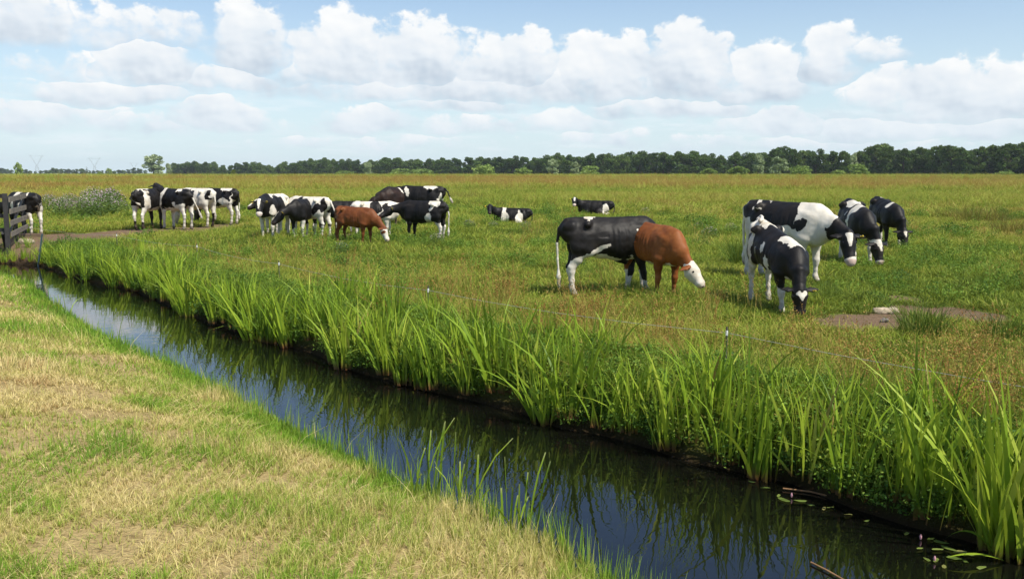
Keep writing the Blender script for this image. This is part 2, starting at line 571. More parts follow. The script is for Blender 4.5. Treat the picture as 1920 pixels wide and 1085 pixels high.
def build_herbs():
    m = leaf_mat('herb_leaves', [(0, (.04, .10, .02)), (.4, (.12, .22, .030)), (.75, (.21, .31, .045)), (1, (.30, .35, .07))], spread=.25, transl=.28)
    protos = [mesh_np('herb_tuft', *join(herb_proto(190, .20, .27, .019, m)), mat=m) for _ in range(5)]
    P, S = [], []
    for d0, d1, dens, s in ((4, 14, 24, .9), (14, 26, 9, 1.05), (26, 48, 2.4, 1.5)):
        n = int(dens * .646 * (d1 * d1 - d0 * d0)); P.append(sector(n, d0, d1)); S.append(s * RNG.uniform(.6, 1.25, n))
    # the steep bank under the irises: dense
    t = RNG.uniform(0, 1, 3400) ** .8
    s = np.concatenate([[0], np.cumsum(np.hypot(*np.diff(RE, axis=0).T))])
    q = t * s[-1]
    e = np.column_stack([np.interp(q, s, RE[:, 0]), np.interp(q, s, RE[:, 1])])
    nd = np.array([.76, .65]); e = e + nd * RNG.uniform(.02, 1.1, len(e))[:, None]
    P.append(e); S.append(RNG.uniform(.5, 1.1, len(e)))
    P = np.vstack(P); S = np.concatenate(S)
    d, near = ditch(P)
    dn = sstep(.50, .66, fbm(P / 2.4, 61, 3))
    pr = np.where(d < 1.2, 1.0, dn * .55)
    keep = (~near) & (d > .04) & (RNG.uniform(0, 1, len(P)) < pr) & (dirt_mask(P) < .4)
    P, S = P[keep], S[keep]
    scatter('bank_herbs', with_z(P), protos, S, np.clip(RNG.normal(.42, .2, len(P)), 0, 1))

def build_dry_bank():
    ramp = [(0, (.13, .27, .028)), (.28, (.27, .43, .048)), (.48, (.42, .44, .11)), (.68, (.68, .57, .23)), (.85, (.82, .69, .35)), (1, (.50, .33, .15))]
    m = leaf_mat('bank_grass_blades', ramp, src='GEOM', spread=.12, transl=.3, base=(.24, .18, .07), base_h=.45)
    P = []
    for d0, d1, dens in ((2.4, 6, 5200), (6, 10, 3300), (10, 16, 1250), (16, 28, 420)):
        n = int(dens * .646 * (d1 * d1 - d0 * d0))
        p = sector(n, d0, d1, -37, 14)
        # gather into small tufts
        c = np.round(p / .11) * .11; k = (vnoise(c * 31.7, 5)[:, None] - .5) * .1
        P.append(p * .72 + (c + k) * .28)
    P = np.vstack(P)
    d, near = ditch(P)
    keep = near & (d > -.05)
    P, d = P[keep], np.maximum(d[keep], 0)
    n1 = fbm(P / .75, 71, 4); n2 = fbm(P / 2.3, 72, 3); n3 = fbm(P / .16, 74, 2)
    bare = sstep(.57, .70, fbm(P / .55 * np.array([.8, 1.3]), 77, 3)) * sstep(.3, .9, d) * .85
    keep = RNG.uniform(0, 1, len(P)) > bare
    P, d, n1, n2, n3 = P[keep], d[keep], n1[keep], n2[keep], n3[keep]
    n = len(P)
    dist = np.hypot(P[:, 0], P[:, 1])
    t = .47 + (n1 - .5) * 1.35 + (n2 - .5) * .6 + (n3 - .5) * .35
    t = t - .45 * np.exp(-d / .45) - .10 * sstep(11, 17, P[:, 1])
    lank = np.clip(sstep(.52, .64, fbm(P / 1.3, 73, 3)) * .30 + sstep(3.0, 4.4, d) * .55, 0, .9)
    edge = np.exp(-d / .20)
    r = RNG.uniform(0, 1, n)
    kind = np.where(r < lank, 1, np.where((r > .86) & (d > .45), 2, 0))
    h = np.choose(kind, [.055, .12, .075]) * (1 + .45 * RNG.uniform(-1, 1, n)) + edge * .065 * RNG.uniform(.3, 1.5, n)
    lean = np.choose(kind, [.45, .35, 1.9]) * np.abs(RNG.normal(1, .5, n)) * (1 - .6 * edge)
    w = np.choose(kind, [.0056, .0054, .0044]) * np.clip(dist / 6.5, .85, 3.2) * RNG.uniform(.7, 1.25, n)
    h = h * np.clip(dist / 9, .95, 1.3)
    t = np.where(kind == 2, np.maximum(t, .72), t) + RNG.normal(0, .09, n)
    lng = (RNG.uniform(0, 1, n) < .035 * sstep(1.6, 3.6, d) + .006) & (kind != 0)
    h = np.where(lng, h * RNG.uniform(1.6, 2.9, n), h); lean = np.where(lng, RNG.uniform(.5, 1.5, n), lean); t = np.where(lng, RNG.uniform(.66, .95, n), t)
    w = np.where(lng, w * .85, w)
    tuftg = sstep(.66, .74, fbm(P / .38 + 9.1, 79, 2)) * sstep(.4, 1.2, d)           # fresh green tufts
    t = t - .16 * tuftg; h = h * (1 + .45 * tuftg)
    fr = (RNG.uniform(0, 1, n) < .16 * sstep(.16, .02, d)) & (dist < 14)             # thin stems in the shallows
    h = np.where(fr, RNG.uniform(.12, .34, n), h); lean = np.where(fr, RNG.uniform(.02, .22, n), lean); t = np.where(fr, RNG.uniform(.05, .42, n), t); w = np.where(fr, np.maximum(w, .0075), w)
    az = RNG.uniform(0, 6.283, n); fa = RNG.uniform(0, 6.283, n)
    base = with_z(P, -.006)
    side = np.column_stack([np.cos(fa), np.sin(fa), np.zeros(n)]); out = np.column_stack([np.cos(az), np.sin(az)])
    seg = 2
    V = np.zeros((n, seg + 1, 2, 3), np.float32); T = np.zeros((n, seg + 1, 2), np.float32)
    for k in range(seg + 1):
        q = k / seg
        c = base.copy(); c[:, :2] += out * (h * lean * (.5 * q + .5 * q * q))[:, None]
        c[:, 2] += h * (q - .3 * np.clip(lean, 0, 1.6) * q * q * .9) if k else 0
        wd = (w * (1 - .85 * q ** 1.6) * .5)[:, None]
        V[:, k, 0] = c - side * wd; V[:, k, 1] = c + side * wd; T[:, k] = q
    idx = np.arange(n * (seg + 1) * 2).reshape(n, seg + 1, 2)
    Q = np.stack([idx[:, :-1, 0], idx[:, :-1, 1], idx[:, 1:, 1], idx[:, 1:, 0]], -1).reshape(-1, 4)
    e = (seg + 1) * 2
    me = mesh_np('bank_grass', V.reshape(-1, 3), Q, {'tip': T.ravel(), 'rnd': np.repeat(RNG.uniform(0, 1, n), e), 'tint': np.repeat(np.clip(t, .02, .99), e)}, m)
    tag(link('bank_grass', me), kind='stuff')

# ------------------------------------------------------------------ irises along the ditch
def iris_mesh(n, rad, h, mat, seed, w=.032, lean=.19, curve=.20, droop=2):
    rng = np.random.default_rng(seed)
    a = blades(n, rad, h, w, lean, curve, seg=6, rng=rng, hv=.28, tipw=.04)
    parts = [a]
    if droop: parts.append(blades(droop, rad, h * .72, w * .9, .55, .7, seg=6, rng=rng, hv=.2, tipw=.04))
    return mesh_np('iris_leaves', *join(parts), mat=mat)

def build_irises():
    ramp = [(0, (.10, .18, .018)), (.35, (.22, .34, .025)), (.7, (.35, .46, .042)), (.90, (.42, .48, .07)), (.955, (.46, .40, .12)), (1, (.36, .24, .08))]
    m = leaf_mat('iris_leaf', ramp, src='OBJECT', spread=.3, base=(.17, .075, .035), base_h=.16, transl=.28, rough=.5, spec=.2)
    big = [iris_mesh(36, .16, .79, m, 100 + i) for i in range(7)]
    mid = [iris_mesh(18, .12, .67, m, 200 + i, w=.026) for i in range(5)]
    s = np.concatenate([[0], np.cumsum(np.hypot(*np.diff(RE, axis=0).T))])
    rng = np.random.default_rng(5)
    def along(q):
        x, y = np.interp(q, s, RE[:, 0]), np.interp(q, s, RE[:, 1])
        x2, y2 = np.interp(q + .3, s, RE[:, 0]), np.interp(q + .3, s, RE[:, 1])
        t = Vector((x2 - x, y2 - y)).normalized()
        return Vector((x, y)), Vector((-t.y, t.x))
    n = 0
    lab = 'clump of tall bright green sword leaves rooted at the waterline of the far bank'
    lab2 = 'thin clump of upright sword leaves standing behind the waterline row on the far bank'
    q = 3.4
    while q < s[-1] - 8.5:
        p, nn = along(q)
        gap = vnoise(np.array([[q * .7, 3.1]]), 9)[0]
        if gap > .20:
            off = rng.uniform(-.03, .16)
            x, y = p.x + nn.x * off, p.y + nn.y * off
            sc_ = rng.uniform(.80, 1.12) * np.interp(q, [4, 8, 12, 22], [.45, .58, .80, 1.0])
            o = link('iris_clump', big[rng.integers(7)], loc=(x, y, max(H1(x, y), WZ - .1) - .02))
            o.rotation_euler = (rng.normal(0, .05), rng.normal(0, .05), rng.uniform(0, 6.28)); o.scale = (sc_, sc_, sc_)
            tag(o, lab, 'reed clump', 'iris clumps along the waterline'); n += 1
        q += rng.uniform(.26, .46)
    q = 3.0
    while q < s[-1] - 8.5:
        p, nn = along(q)
        off = rng.uniform(.25, 1.0)
        x, y = p.x + nn.x * off, p.y + nn.y * off
        if ditch([[x, y]])[0][0] > .15 and vnoise(np.array([[q * .45, 8.1]]), 4)[0] > .22:
            sc_ = rng.uniform(.68, 1.08) * np.interp(q, [4, 8, 12, 22], [.45, .6, .8, 1.0])
            o = link('iris_clump', mid[rng.integers(5)], loc=(x, y, H1(x, y) - .02))
            o.rotation_euler = (rng.normal(0, .06), rng.normal(0, .06), rng.uniform(0, 6.28)); o.scale = (sc_, sc_, sc_)
            tag(o, lab2, 'reed clump', 'iris clumps on the bank top'); n += 1
        q += rng.uniform(.17, .33)
    # the big one at the right-hand edge
    p = gp(1890, 1036, WZ)
    o = link('iris_clump', iris_mesh(52, .15, 1.08, m, 400, w=.038, lean=.27, droop=0), loc=(p[0], p[1] + .05, WZ - .04))
    tag(o, 'largest iris clump with broad leaves, at the lower right corner of the water', 'reed clump')
    # cut stems on the near bank
    mc = leaf_mat('cut_iris_leaf', ramp, src='OBJECT', spread=.25, base=(.16, .22, .05), base_h=.3, transl=.35, tip=(.36, .40, .14))
    for px, py, k, hh, lb in ((790, 934, 13, .50, 'tuft of mown-off reed leaves with square tips on the near bank, leftmost of three'),
                              (866, 960, 11, .42, 'tuft of mown-off reed leaves leaning over the water, middle of three on the near bank'),
                              (976, 1016, 8, .46, 'small tuft of mown-off reeds with one bent leaf, rightmost of three')):
        q = gp(px, py, WZ + .02)
        rng2 = np.random.default_rng(px)
        o = link('cut_reed_tuft', mesh_np('cut_reed_leaves', *blades(k + 4, .15, hh, .017, .16, .16, seg=4, rng=rng2, hv=.5, tipw=.6), mat=mc), loc=(q[0], q[1], max(H1(q[0], q[1]), WZ) - .02))
        tag(o, lb, 'reed tuft')
    # lean reeds standing in the water on the left
    for px, py, hh in ((214, 655, .62), (120, 590, .55), (268, 680, .28)):
        q = gp(px, py, WZ)
        rng2 = np.random.default_rng(px)
        o = link('reed_sprig', mesh_np('reed_sprig', *blades(7, .10, hh, .016, .22, .5, seg=5, rng=rng2, hv=.4, tipw=.06), mat=m), loc=(q[0], q[1], WZ - .03))
        tag(o, {214: 'dark reed sprig with bent leaves in the water below the far left bank', 120: 'thin reed sprig in the water at the far left, near the gate end',
                268: 'short stiff reed sprig at the near bank edge, left of the ditch middle'}[px], 'reed')

# ------------------------------------------------------------------ cattle
def surface_nets(Fd, org, vs):
    S = Fd < 0
    nx, ny, nz = Fd.shape
    c8 = [(i, j, k) for i in (0, 1) for j in (0, 1) for k in (0, 1)]
    cnt = np.zeros((nx - 1, ny - 1, nz - 1), np.int8)
    for i, j, k in c8: cnt += S[i:nx - 1 + i, j:ny - 1 + j, k:nz - 1 + k]
    act = (cnt > 0) & (cnt < 8)
    I = np.argwhere(act)
    idx = np.full(act.shape, -1, np.int64); idx[act] = np.arange(len(I))
    val = {c: Fd[I[:, 0] + c[0], I[:, 1] + c[1], I[:, 2] + c[2]] for c in c8}
    acc = np.zeros((len(I), 3)); n = np.zeros(len(I))
    for a in c8:
        for ax in range(3):
            if a[ax]: continue
            b = tuple(1 if q == ax else a[q] for q in range(3))
            va, vb = val[a], val[b]
            x = (va < 0) != (vb < 0)
            t = np.where(x, va / np.where(x, va - vb, 1), 0)
            p = np.array(a, float)[None, :].repeat(len(I), 0); p[:, ax] += t
            acc += p * x[:, None]; n += x
    V = org + (I + acc / n[:, None]) * vs
    Q = []
    for ax in range(3):
        u, v = [(1, 2), (2, 0), (0, 1)][ax]
        sl0 = [slice(None)] * 3; sl1 = [slice(None)] * 3
        sl0[ax] = slice(0, -1); sl1[ax] = slice(1, None)
        s0, s1 = S[tuple(sl0)], S[tuple(sl1)]
        E = np.argwhere(s0 != s1)
        ok = (E[:, u] > 0) & (E[:, v] > 0) & (E[:, u] < Fd.shape[u] - 1) & (E[:, v] < Fd.shape[v] - 1)
        E = E[ok]
        def cell(du, dv):
            q = E.copy(); q[:, u] -= du; q[:, v] -= dv
            return idx[q[:, 0], q[:, 1], q[:, 2]]
        q = np.stack([cell(1, 1), cell(0, 1), cell(0, 0), cell(1, 0)], -1)
        flip = ~s0[E[:, 0], E[:, 1], E[:, 2]]
        q[flip] = q[flip][:, ::-1]
        Q.append(q)
    return V, np.vstack(Q)

class Cone:
    __slots__ = ('a', 'b', 'ra', 'rb', 'L', 'k', 'tag', 't0', 't1', 'e')
    def __init__(s, a, b, ra, rb, L=(0, 1, 0), k=.05, tag='torso', t0=0, t1=1, e=2.0):
        s.a, s.b = np.array(a, float), np.array(b, float)
        s.ra, s.rb = (ra if isinstance(ra, tuple) else (ra, ra)), (rb if isinstance(rb, tuple) else (rb, rb))
        s.L, s.k, s.tag, s.t0, s.t1, s.e = np.array(L, float), k, tag, t0, t1, e
    def ev(s, P):
        ab = s.b - s.a; l2 = ab @ ab; A = ab / math.sqrt(l2)
        Lx = s.L - A * (s.L @ A); Lx /= np.linalg.norm(Lx); D = np.cross(A, Lx)
        d0 = P - s.a
        t = np.clip((d0 @ ab) / l2, 0, 1)
        d = d0 - t[..., None] * ab
        w = s.ra[0] + (s.rb[0] - s.ra[0]) * t; h = s.ra[1] + (s.rb[1] - s.ra[1]) * t
        m = np.minimum(w, h)
        ax, la, do = np.abs(d @ A) / m, np.abs(d @ Lx) / w, np.abs(d @ D) / h
        if s.e == 2.0: q = np.sqrt(la * la + do * do + ax * ax)
        else:                                        # a roof-like back over a round belly
            e = np.where((d @ D) > 0, 1.78, 2.35)
            q = np.sqrt((la ** e + do ** e) ** (2 / e) + ax * ax)
        return (q - 1) * m, t
    def bounds(s, mg):
        r = max(s.ra + s.rb) + mg
        return np.minimum(s.a, s.b) - r, np.maximum(s.a, s.b) + r

def chain(pts, rads, **kw):
    out = []; n = len(pts) - 1
    for i in range(n):
        out.append(Cone(pts[i], pts[i + 1], rads[i], rads[i + 1], t0=i / n, t1=(i + 1) / n, **kw))
    return out

def mesh_sdf(prims, vs):
    lo = np.min([p.bounds(.0)[0] for p in prims], 0) - 3 * vs
    hi = np.max([p.bounds(.0)[1] for p in prims], 0) + 3 * vs
    n = np.ceil((hi - lo) / vs).astype(int) + 1
    Fd = np.full(n, 1.0)
    ax = [lo[i] + np.arange(n[i]) * vs for i in range(3)]
    for p in prims:
        b0, b1 = p.bounds(p.k + 2 * vs)
        i0 = np.clip(np.floor((b0 - lo) / vs).astype(int), 0, n); i1 = np.clip(np.ceil((b1 - lo) / vs).astype(int) + 1, 0, n)
        G = np.stack(np.meshgrid(ax[0][i0[0]:i1[0]], ax[1][i0[1]:i1[1]], ax[2][i0[2]:i1[2]], indexing='ij'), -1)
        d, _ = p.ev(G)
        sl = (slice(i0[0], i1[0]), slice(i0[1], i1[1]), slice(i0[2], i1[2]))
        f = Fd[sl]; k = p.k
        if k < 0:                                   # smooth carve
            k = -k; h = np.maximum(k - np.abs(-d - f), 0) / k
            Fd[sl] = np.maximum(f, -d) + h * h * k * .25
        else:
            h = np.maximum(k - np.abs(d - f), 0) / k
            Fd[sl] = np.minimum(f, d) - h * h * k * .25
    return surface_nets(Fd, lo, vs)

def dirv(p, y):
    p, y = math.radians(p), math.radians(y)
    return np.array([math.cos(p) * math.cos(y), math.cos(p) * math.sin(y), math.sin(p)])

TORSO = [(-.80, 1.09, .11, .12), (-.68, 1.065, .19, .20), (-.45, 1.0, .245, .268), (-.20, .945, .285, .318), (.05, .93, .295, .333),
         (.30, .935, .262, .333), (.50, .955, .21, .312), (.66, .975, .15, .24)]

def make_cow(sp):
    g = sp.get
    lie = g('lie', False)
    dz = -.56 if lie else 0
    fat = g('fat', 1.0)
    pr = []
    tz = lambda z: z + dz
    pr += chain([(x, 0, tz(zc)) for x, zc, w, h in TORSO], [(w * fat, h) for x, zc, w, h in TORSO], tag='torso', k=.05, e=2.3)
    for s in (1, -1):
        pr.append(Cone((.46, s * .15, tz(1.10)), (.40, s * .19, tz(.78)), (.060, .13), (.082, .13), k=.05, tag='torso'))     # shoulder blade
        pr.append(Cone((-.43, s * .175, tz(1.215)), (-.46, s * .225, tz(1.175)), .045, .05, k=.06, tag='torso'))                 # hook bone
        pr.append(Cone((-.80, s * .095, tz(1.14)), (-.70, s * .12, tz(1.15)), .05, .065, k=.05, tag='torso'))                  # pin bone
    pr.append(Cone((-.76, 0, tz(1.22)), (.42, 0, tz(1.225)), .05, .055, k=.06, tag='torso'))                                  # spine
    pr.append(Cone((.56, 0, tz(.74)), (.70, 0, tz(.84)), (.09, .10), (.08, .10), k=.10, tag='torso'))                         # brisket
    for s in (1, -1):                                                                                                          # hollow flank
        pr.append(Cone((-.31, s * .335, tz(1.13)), (-.20, s * .39, tz(1.04)), .12, .10, k=-.09, tag='torso'))
        pr.append(Cone((.25, s * .345, tz(1.02)), (.27, s * .35, tz(.80)), .075, .075, k=-.09, tag='torso'))
        pr.append(Cone((-.27, s * .36, tz(.86)), (-.25, s * .34, tz(.70)), .08, .08, k=-.09, tag='torso'))
    sw = g('legs', (0, 0, 0, 0))           # FL FR HL HR foot shift in x
    legs = {}
    for i, (nm, s) in enumerate((('FL', 1), ('FR', -1), ('HL', 1), ('HR', -1))):
        sh = sw[i]
        mv = lambda p: (p[0] + sh * max(0, .78 - p[2]) / .78, p[1], p[2])
        if lie:
            if nm[0] == 'F':
                pts = [(.44, s * .17, .46), (.36, s * .21, .22), (.64, s * .17, .11), (.42, s * .20, .06), (.36, s * .20, .05)]
                rd = [(.06, .13), (.075, .10), (.052, .055), (.036, .04), (.045, .045)]
            else:
                pts = [(-.55, s * .15, .42), (-.16, s * .33, .20), (-.58, s * .37, .08), (-.28, s * .41, .05), (-.20, s * .42, .045)]
                rd = [(.10, .20), (.09, .13), (.05, .06), (.036, .04), (.045, .045)]
            pr += chain(pts, rd, tag=nm, k=.05)
        elif nm[0] == 'F':
            pts = [mv(p) for p in ((.43, s * .17, .92), (.41, s * .18, .74), (.395, s * .165, .58), (.415, s * .15, .385), (.412, s * .15, .32), (.41, s * .15, .22), (.405, s * .15, .125), (.44, s * .15, .04))]
            rd = [(.06, .13), (.078, .125), (.062, .078), (.046, .050), (.037, .040), (.028, .031), (.036, .038), (.044, .054)]
            pr += chain(pts, rd, tag=nm, k=.035)
        else:
            pts = [mv(p) for p in ((-.56, s * .14, 1.0), (-.56, s * .165, .80), (-.62, s * .155, .61), (-.695, s * .14, .475), (-.69, s * .14, .40), (-.675, s * .14, .26), (-.665, s * .14, .13), (-.63, s * .14, .04))]
            rd = [(.09, .20), (.095, .165), (.056, .085), (.038, .058), (.035, .045), (.029, .035), (.037, .040), (.045, .055)]
            pr += chain(pts, rd, tag=nm, k=.035)
            pr.append(Cone((-.52, s * .17, .95), (-.41, s * .19, .735), (.085, .12), (.07, .085), k=.08, tag=nm))
    # neck and head
    a1, y1, a2, y2, hp, hy = g('neck', (-38, 0, -58, 0, -72, 0))
    nl = g('necklen', .34)
    p0 = np.array([.52, 0, tz(1.03)]); p1 = p0 + dirv(a1, y1) * nl; p2 = p1 + dirv(a2, y2) * nl
    def lat(y): return (-math.sin(math.radians(y)), math.cos(math.radians(y)), 0)
    pr += [Cone(p0, p1, (.145, .235), (.105, .165), L=lat(y1), k=.09, tag='neck', t0=0, t1=.5),
           Cone(p1, p2, (.105, .165), (.082, .115), L=lat((y1 + y2) / 2), k=.05, tag='neck', t0=.5, t1=1)]
    hd = dirv(hp, hy); L = np.array(lat(hy)); D = np.cross(hd, L)
    if D[2] < 0 and abs(hp) < 89: D = -D
    roll = math.radians(g('roll', 0))
    L, D = L * math.cos(roll) + D * math.sin(roll), D * math.cos(roll) - L * math.sin(roll)
    h0 = p2 + D * .03
    HS = [(-.02, .07, .08, -.01), (.07, .102, .112, -.02), (.15, .106, .128, -.038), (.25, .084, .106, -.040), (.34, .071, .082, -.032), (.415, .081, .073, -.032), (.45, .064, .057, -.036)]
    hk = g('headk', 1.0)
    HS = [(s * hk, w * (2 - hk) ** .3, h * (2 - hk) ** .3, o) for s, w, h, o in HS]
    hp_pts = [h0 + hd * s + D * o for s, w, h, o in HS]
    pr += chain(hp_pts, [(w, h) for s, w, h, o in HS], L=L, tag='head', k=.03)
    pr.append(Cone(h0 + D * .055 + hd * .02, h0 + D * .05 - hd * .03, .045, .04, k=.04, tag='head'))
    er = g('ear', -.25)
    ears = []
    for s in (1, -1):
        e0 = h0 + L * s * .085 + D * .01 + hd * .02
        ed = L * s * .98 - hd * .05 + D * (er if isinstance(er, (int, float)) else er[0 if s > 0 else 1]); ed /= np.linalg.norm(ed)
        e1, e2 = e0 + ed * .085, e0 + ed * .185
        th = D * .85 - hd * .5
        pr += [Cone(e0, e1, (.020, .032), (.018, .062), L=th, k=.02, tag='ear'), Cone(e1, e2, (.018, .062), (.012, .016), L=th, k=.01, tag='ear')]
        ears.append((e0, e1, e2, ed))
    # tail
    if lie: tl = [(-.80, 0, .66), (-.90, .06, .5), (-.90, .14, .25), (-.84, .24, .08)]
    else: tl = g('tail') or [(-.80, 0, 1.20), (-.895, 0, 1.10), (-.925, 0, .86), (-.915, g('tailsway', 0) * .5, .60), (-.90, g('tailsway', 0), .44)]
    pr += chain(tl, [.038, .030, .022, .019, .018][:len(tl)], tag='tail', k=.02)
    for x in g('extra', ()): pr.append(x)
    vs = g('vs', .019)
    V, Q = mesh_sdf(pr, vs)
    # ---- coat
    rb = np.sin(V[:, 0] * 2 * np.pi / .085 + V[:, 2] * 3) * sstep(-.20, -.05, V[:, 0]) * sstep(.34, .20, V[:, 0]) * sstep(.70, .80, V[:, 2] - dz) * sstep(1.16, 1.04, V[:, 2] - dz)
    V[:, 1] *= 1 + .016 * rb
    V = V + (np.stack([fbm(V * 5.5 + 31.0, 60 + i, 3) for i in range(3)], -1) - .5) * .022
    best = np.full(len(V), 1e9); tg = np.zeros(len(V), int); par = np.zeros(len(V))
    tags = ['torso', 'FL', 'FR', 'HL', 'HR', 'neck', 'head', 'ear', 'tail', 'udder']
    for p in pr:
        if p.k < 0: continue
        d, t = p.ev(V)
        u = d < best
        best[u] = d[u]; tg[u] = tags.index(p.tag); par[u] = (p.t0 + (p.t1 - p.t0) * t)[u]
    is_ = lambda *n: np.isin(tg, [tags.index(x) for x in n])
    B = V.copy(); B[:, 2] -= dz
    sd_ = g('seed', 1)
    wv = np.stack([(fbm(V * 5.0 + sd_ * 13.7, 90 + i, 2) - .5) * 1.15 + (fbm(V * 21.0 + sd_ * 3.7, 80 + i, 2) - .5) * .38 for i in range(3)], -1)
    W = B + wv * .16
    rel = V - h0
    hs, hl, hh = rel @ hd, rel @ L, rel @ D
    hl_w, hs_w = hl + wv[:, 1] * .05, hs + wv[:, 0] * .06
    white = np.zeros(len(V)); pink = np.zeros(len(V))
    def paint(sdv, v, where=None):
        nonlocal white
        m = sstep(-.02, .02, sdv)
        if where is not None: m = m * where
        white = white * (1 - m) + v * m
    nothead = ~is_('head', 'ear', 'tail')
    legt = {'FL': ('FL',), 'FR': ('FR',), 'HL': ('HL',), 'HR': ('HR',), 'F': ('FL', 'FR'), 'H': ('HL', 'HR'), '*': ('FL', 'FR', 'HL', 'HR')}
    for op in g('coat', ()):
        k = op[0]
        if k == 'base': white[:] = op[1]
        elif k == 'e':
            _, x, z, rx, rz, side, v = op[:7]
            ro = math.radians(op[7]) if len(op) > 7 else 0
            dx, dz_ = W[:, 0] - x, W[:, 2] - z
            ex, ez = dx * math.cos(ro) + dz_ * math.sin(ro), -dx * math.sin(ro) + dz_ * math.cos(ro)
            sdv = (1 - np.sqrt((ex / rx) ** 2 + (ez / rz) ** 2)) * min(rx, rz)
            if side: sdv = np.minimum(sdv, W[:, 1] * side + .01)
            paint(sdv, v, nothead)
        elif k == 'leg':
            _, wh, z0, z1, v = op
            paint(np.minimum(W[:, 2] - z0, z1 - W[:, 2]), v, is_(*legt[wh]))
        elif k == 'belly': paint(op[1] - W[:, 2], op[2], is_('torso', 'neck') & (np.abs(V[:, 0]) < .62))
        elif k == 'band': paint(np.minimum(W[:, 0] - op[1], op[2] - W[:, 0]), op[3], nothead)
        elif k == 'spine': paint(np.minimum(op[1] - np.abs(W[:, 1]), np.minimum(np.minimum(W[:, 0] - op[2], op[3] - W[:, 0]), B[:, 2] - 1.0)), op[4], nothead)
        elif k == 'neck': paint(np.minimum(par + wv[:, 0] * .3 - op[1], op[2] - par - wv[:, 0] * .3) * .5, op[3], is_('neck'))
        elif k == 'throat': paint((.02 - (B[:, 2] - op[1])) + wv[:, 2] * .1, op[2], is_('neck', 'torso') & (V[:, 0] > .45))
        elif k == 'head': paint(np.full(len(V), 1.0), op[1], is_('head'))
        elif k == 'ears': paint(np.full(len(V), 1.0), op[1], is_('ear'))
        elif k == 'blaze':          # s0, s1, half width at s0, at s1
            _, s0, s1, w0, w1 = op
            ww = w0 + (w1 - w0) * np.clip((hs - s0) / (s1 - s0), 0, 1)
            paint(np.minimum(np.minimum(hs_w - s0, s1 - hs_w), ww - np.abs(hl_w)), 1, is_('head') & (hh > -.02))
        elif k == 'hspot':          # s, lat, r, v
            paint(op[3] - np.hypot(hs_w - op[1], hl_w - op[2]), op[4], is_('head') & (hh > -.1))
        elif k == 'muzzle': paint(hs_w - op[1], op[2], is_('head'))
        elif k == 'face': paint(np.minimum(hs_w - op[1], 1), op[2], is_('head'))
        elif k == 'tail': paint(op[1] - V[:, 2], op[2], is_('tail'))
        elif k == 'rnd': paint((fbm(V * op[2] + op[1] * 7.7, 70, 2) - op[3]) * .5, op[4], nothead)
    mz = g('pinkness', .6)
    pink = np.where(is_('head'), sstep(.405, .43, hs), 0) * mz
    pink = np.maximum(pink, np.where(is_('udder'), .8, 0))
    nos = np.minimum.reduce([np.linalg.norm(V - (h0 + hd * .44 + L * s * .038 + D * .0), axis=1) for s in (1, -1)])
    dark = sstep(.026, .014, nos) + np.where(is_('head'), sstep(.012, .004, np.abs(hh + .055 + hs * 0)) * sstep(.38, .42, hs) * .7, 0)
    dirt = np.where(is_('FL', 'FR', 'HL', 'HR'), sstep(g('dirty', .32), .02, V[:, 2]), 0)
    hoof = np.where(is_('FL', 'FR', 'HL', 'HR'), sstep(.075, .05, V[:, 2]), 0) if not lie else np.zeros(len(V))
    sl = g('slope', 0)
    def lower(p): return p - np.array([0, 0, 1]) * (sl * np.clip(p[..., 0] + .5, -.3, 1.3) * np.clip(p[..., 2] / 1.2, 0, 1.1))[..., None]
    V = lower(V)
    at = {'white': white, 'pink': pink, 'dark': np.clip(np.maximum(dark, hoof * .8), 0, 1), 'dirt': dirt}
    me = mesh_np('cow_body', V, Q, at, MATS[g('mat', 'coat_black')], True)
    # ---- assemble
    s = sp['scale']
    root = bpy.data.objects.new('cow', None); COL.objects.link(root)
    root.empty_display_size = .3
    root.location = sp['loc']; root.rotation_euler = (0, 0, math.radians(sp['heading'])); root.scale = (s, s, s)
    tag(root, sp['label'], 'cow', sp['group'])
    link('body', me, root)
    for sgn in (1, -1):
        e = lower(h0 + hd * .135 + L * sgn * .094 + D * .020)
        link('eye', EYE, root, e)
    if g('tags', 2):
        for i, (e0, e1, e2, ed) in enumerate(ears[:g('tags', 2)]):
            o = link('ear_tag', TAGM, root, lower(e1 + ed * .02 + hd * .024 + D * .02))
            o.rotation_euler = Matrix(((ed[0], D[0], hd[0]), (ed[1], D[1], hd[1]), (ed[2], D[2], hd[2]))).to_euler()
    # hair at the end of the tail
    t1, t0 = np.array(tl[-1]), np.array(tl[-2]); td = (t1 - t0) / np.linalg.norm(t1 - t0)
    if not lie: td = td * .6 + np.array([0, 0, -.4]) if not g('tail') else td
    TL = g('tuft', .26)
    t1 = lower(t1)
    tv, tq = mesh_sdf(chain([t1 - td * .04, t1 + td * TL * .35, t1 + td * TL * .75, t1 + td * TL], [.016, .036, .030, .010], tag='tail', k=.02), .016)
    wt = g('tuftw', 1.0)
    tm = mesh_np('tail_tuft', tv, tq, {'white': np.full(len(tv), wt), 'pink': np.zeros(len(tv)), 'dark': np.zeros(len(tv)), 'dirt': np.full(len(tv), .9) if g('tail') else sstep(t1[2] - .02, t1[2] - TL, tv[:, 2]) * .95}, MATS[g('mat', 'coat_black')], True)
    link('tail_tuft', tm, root)
    return root

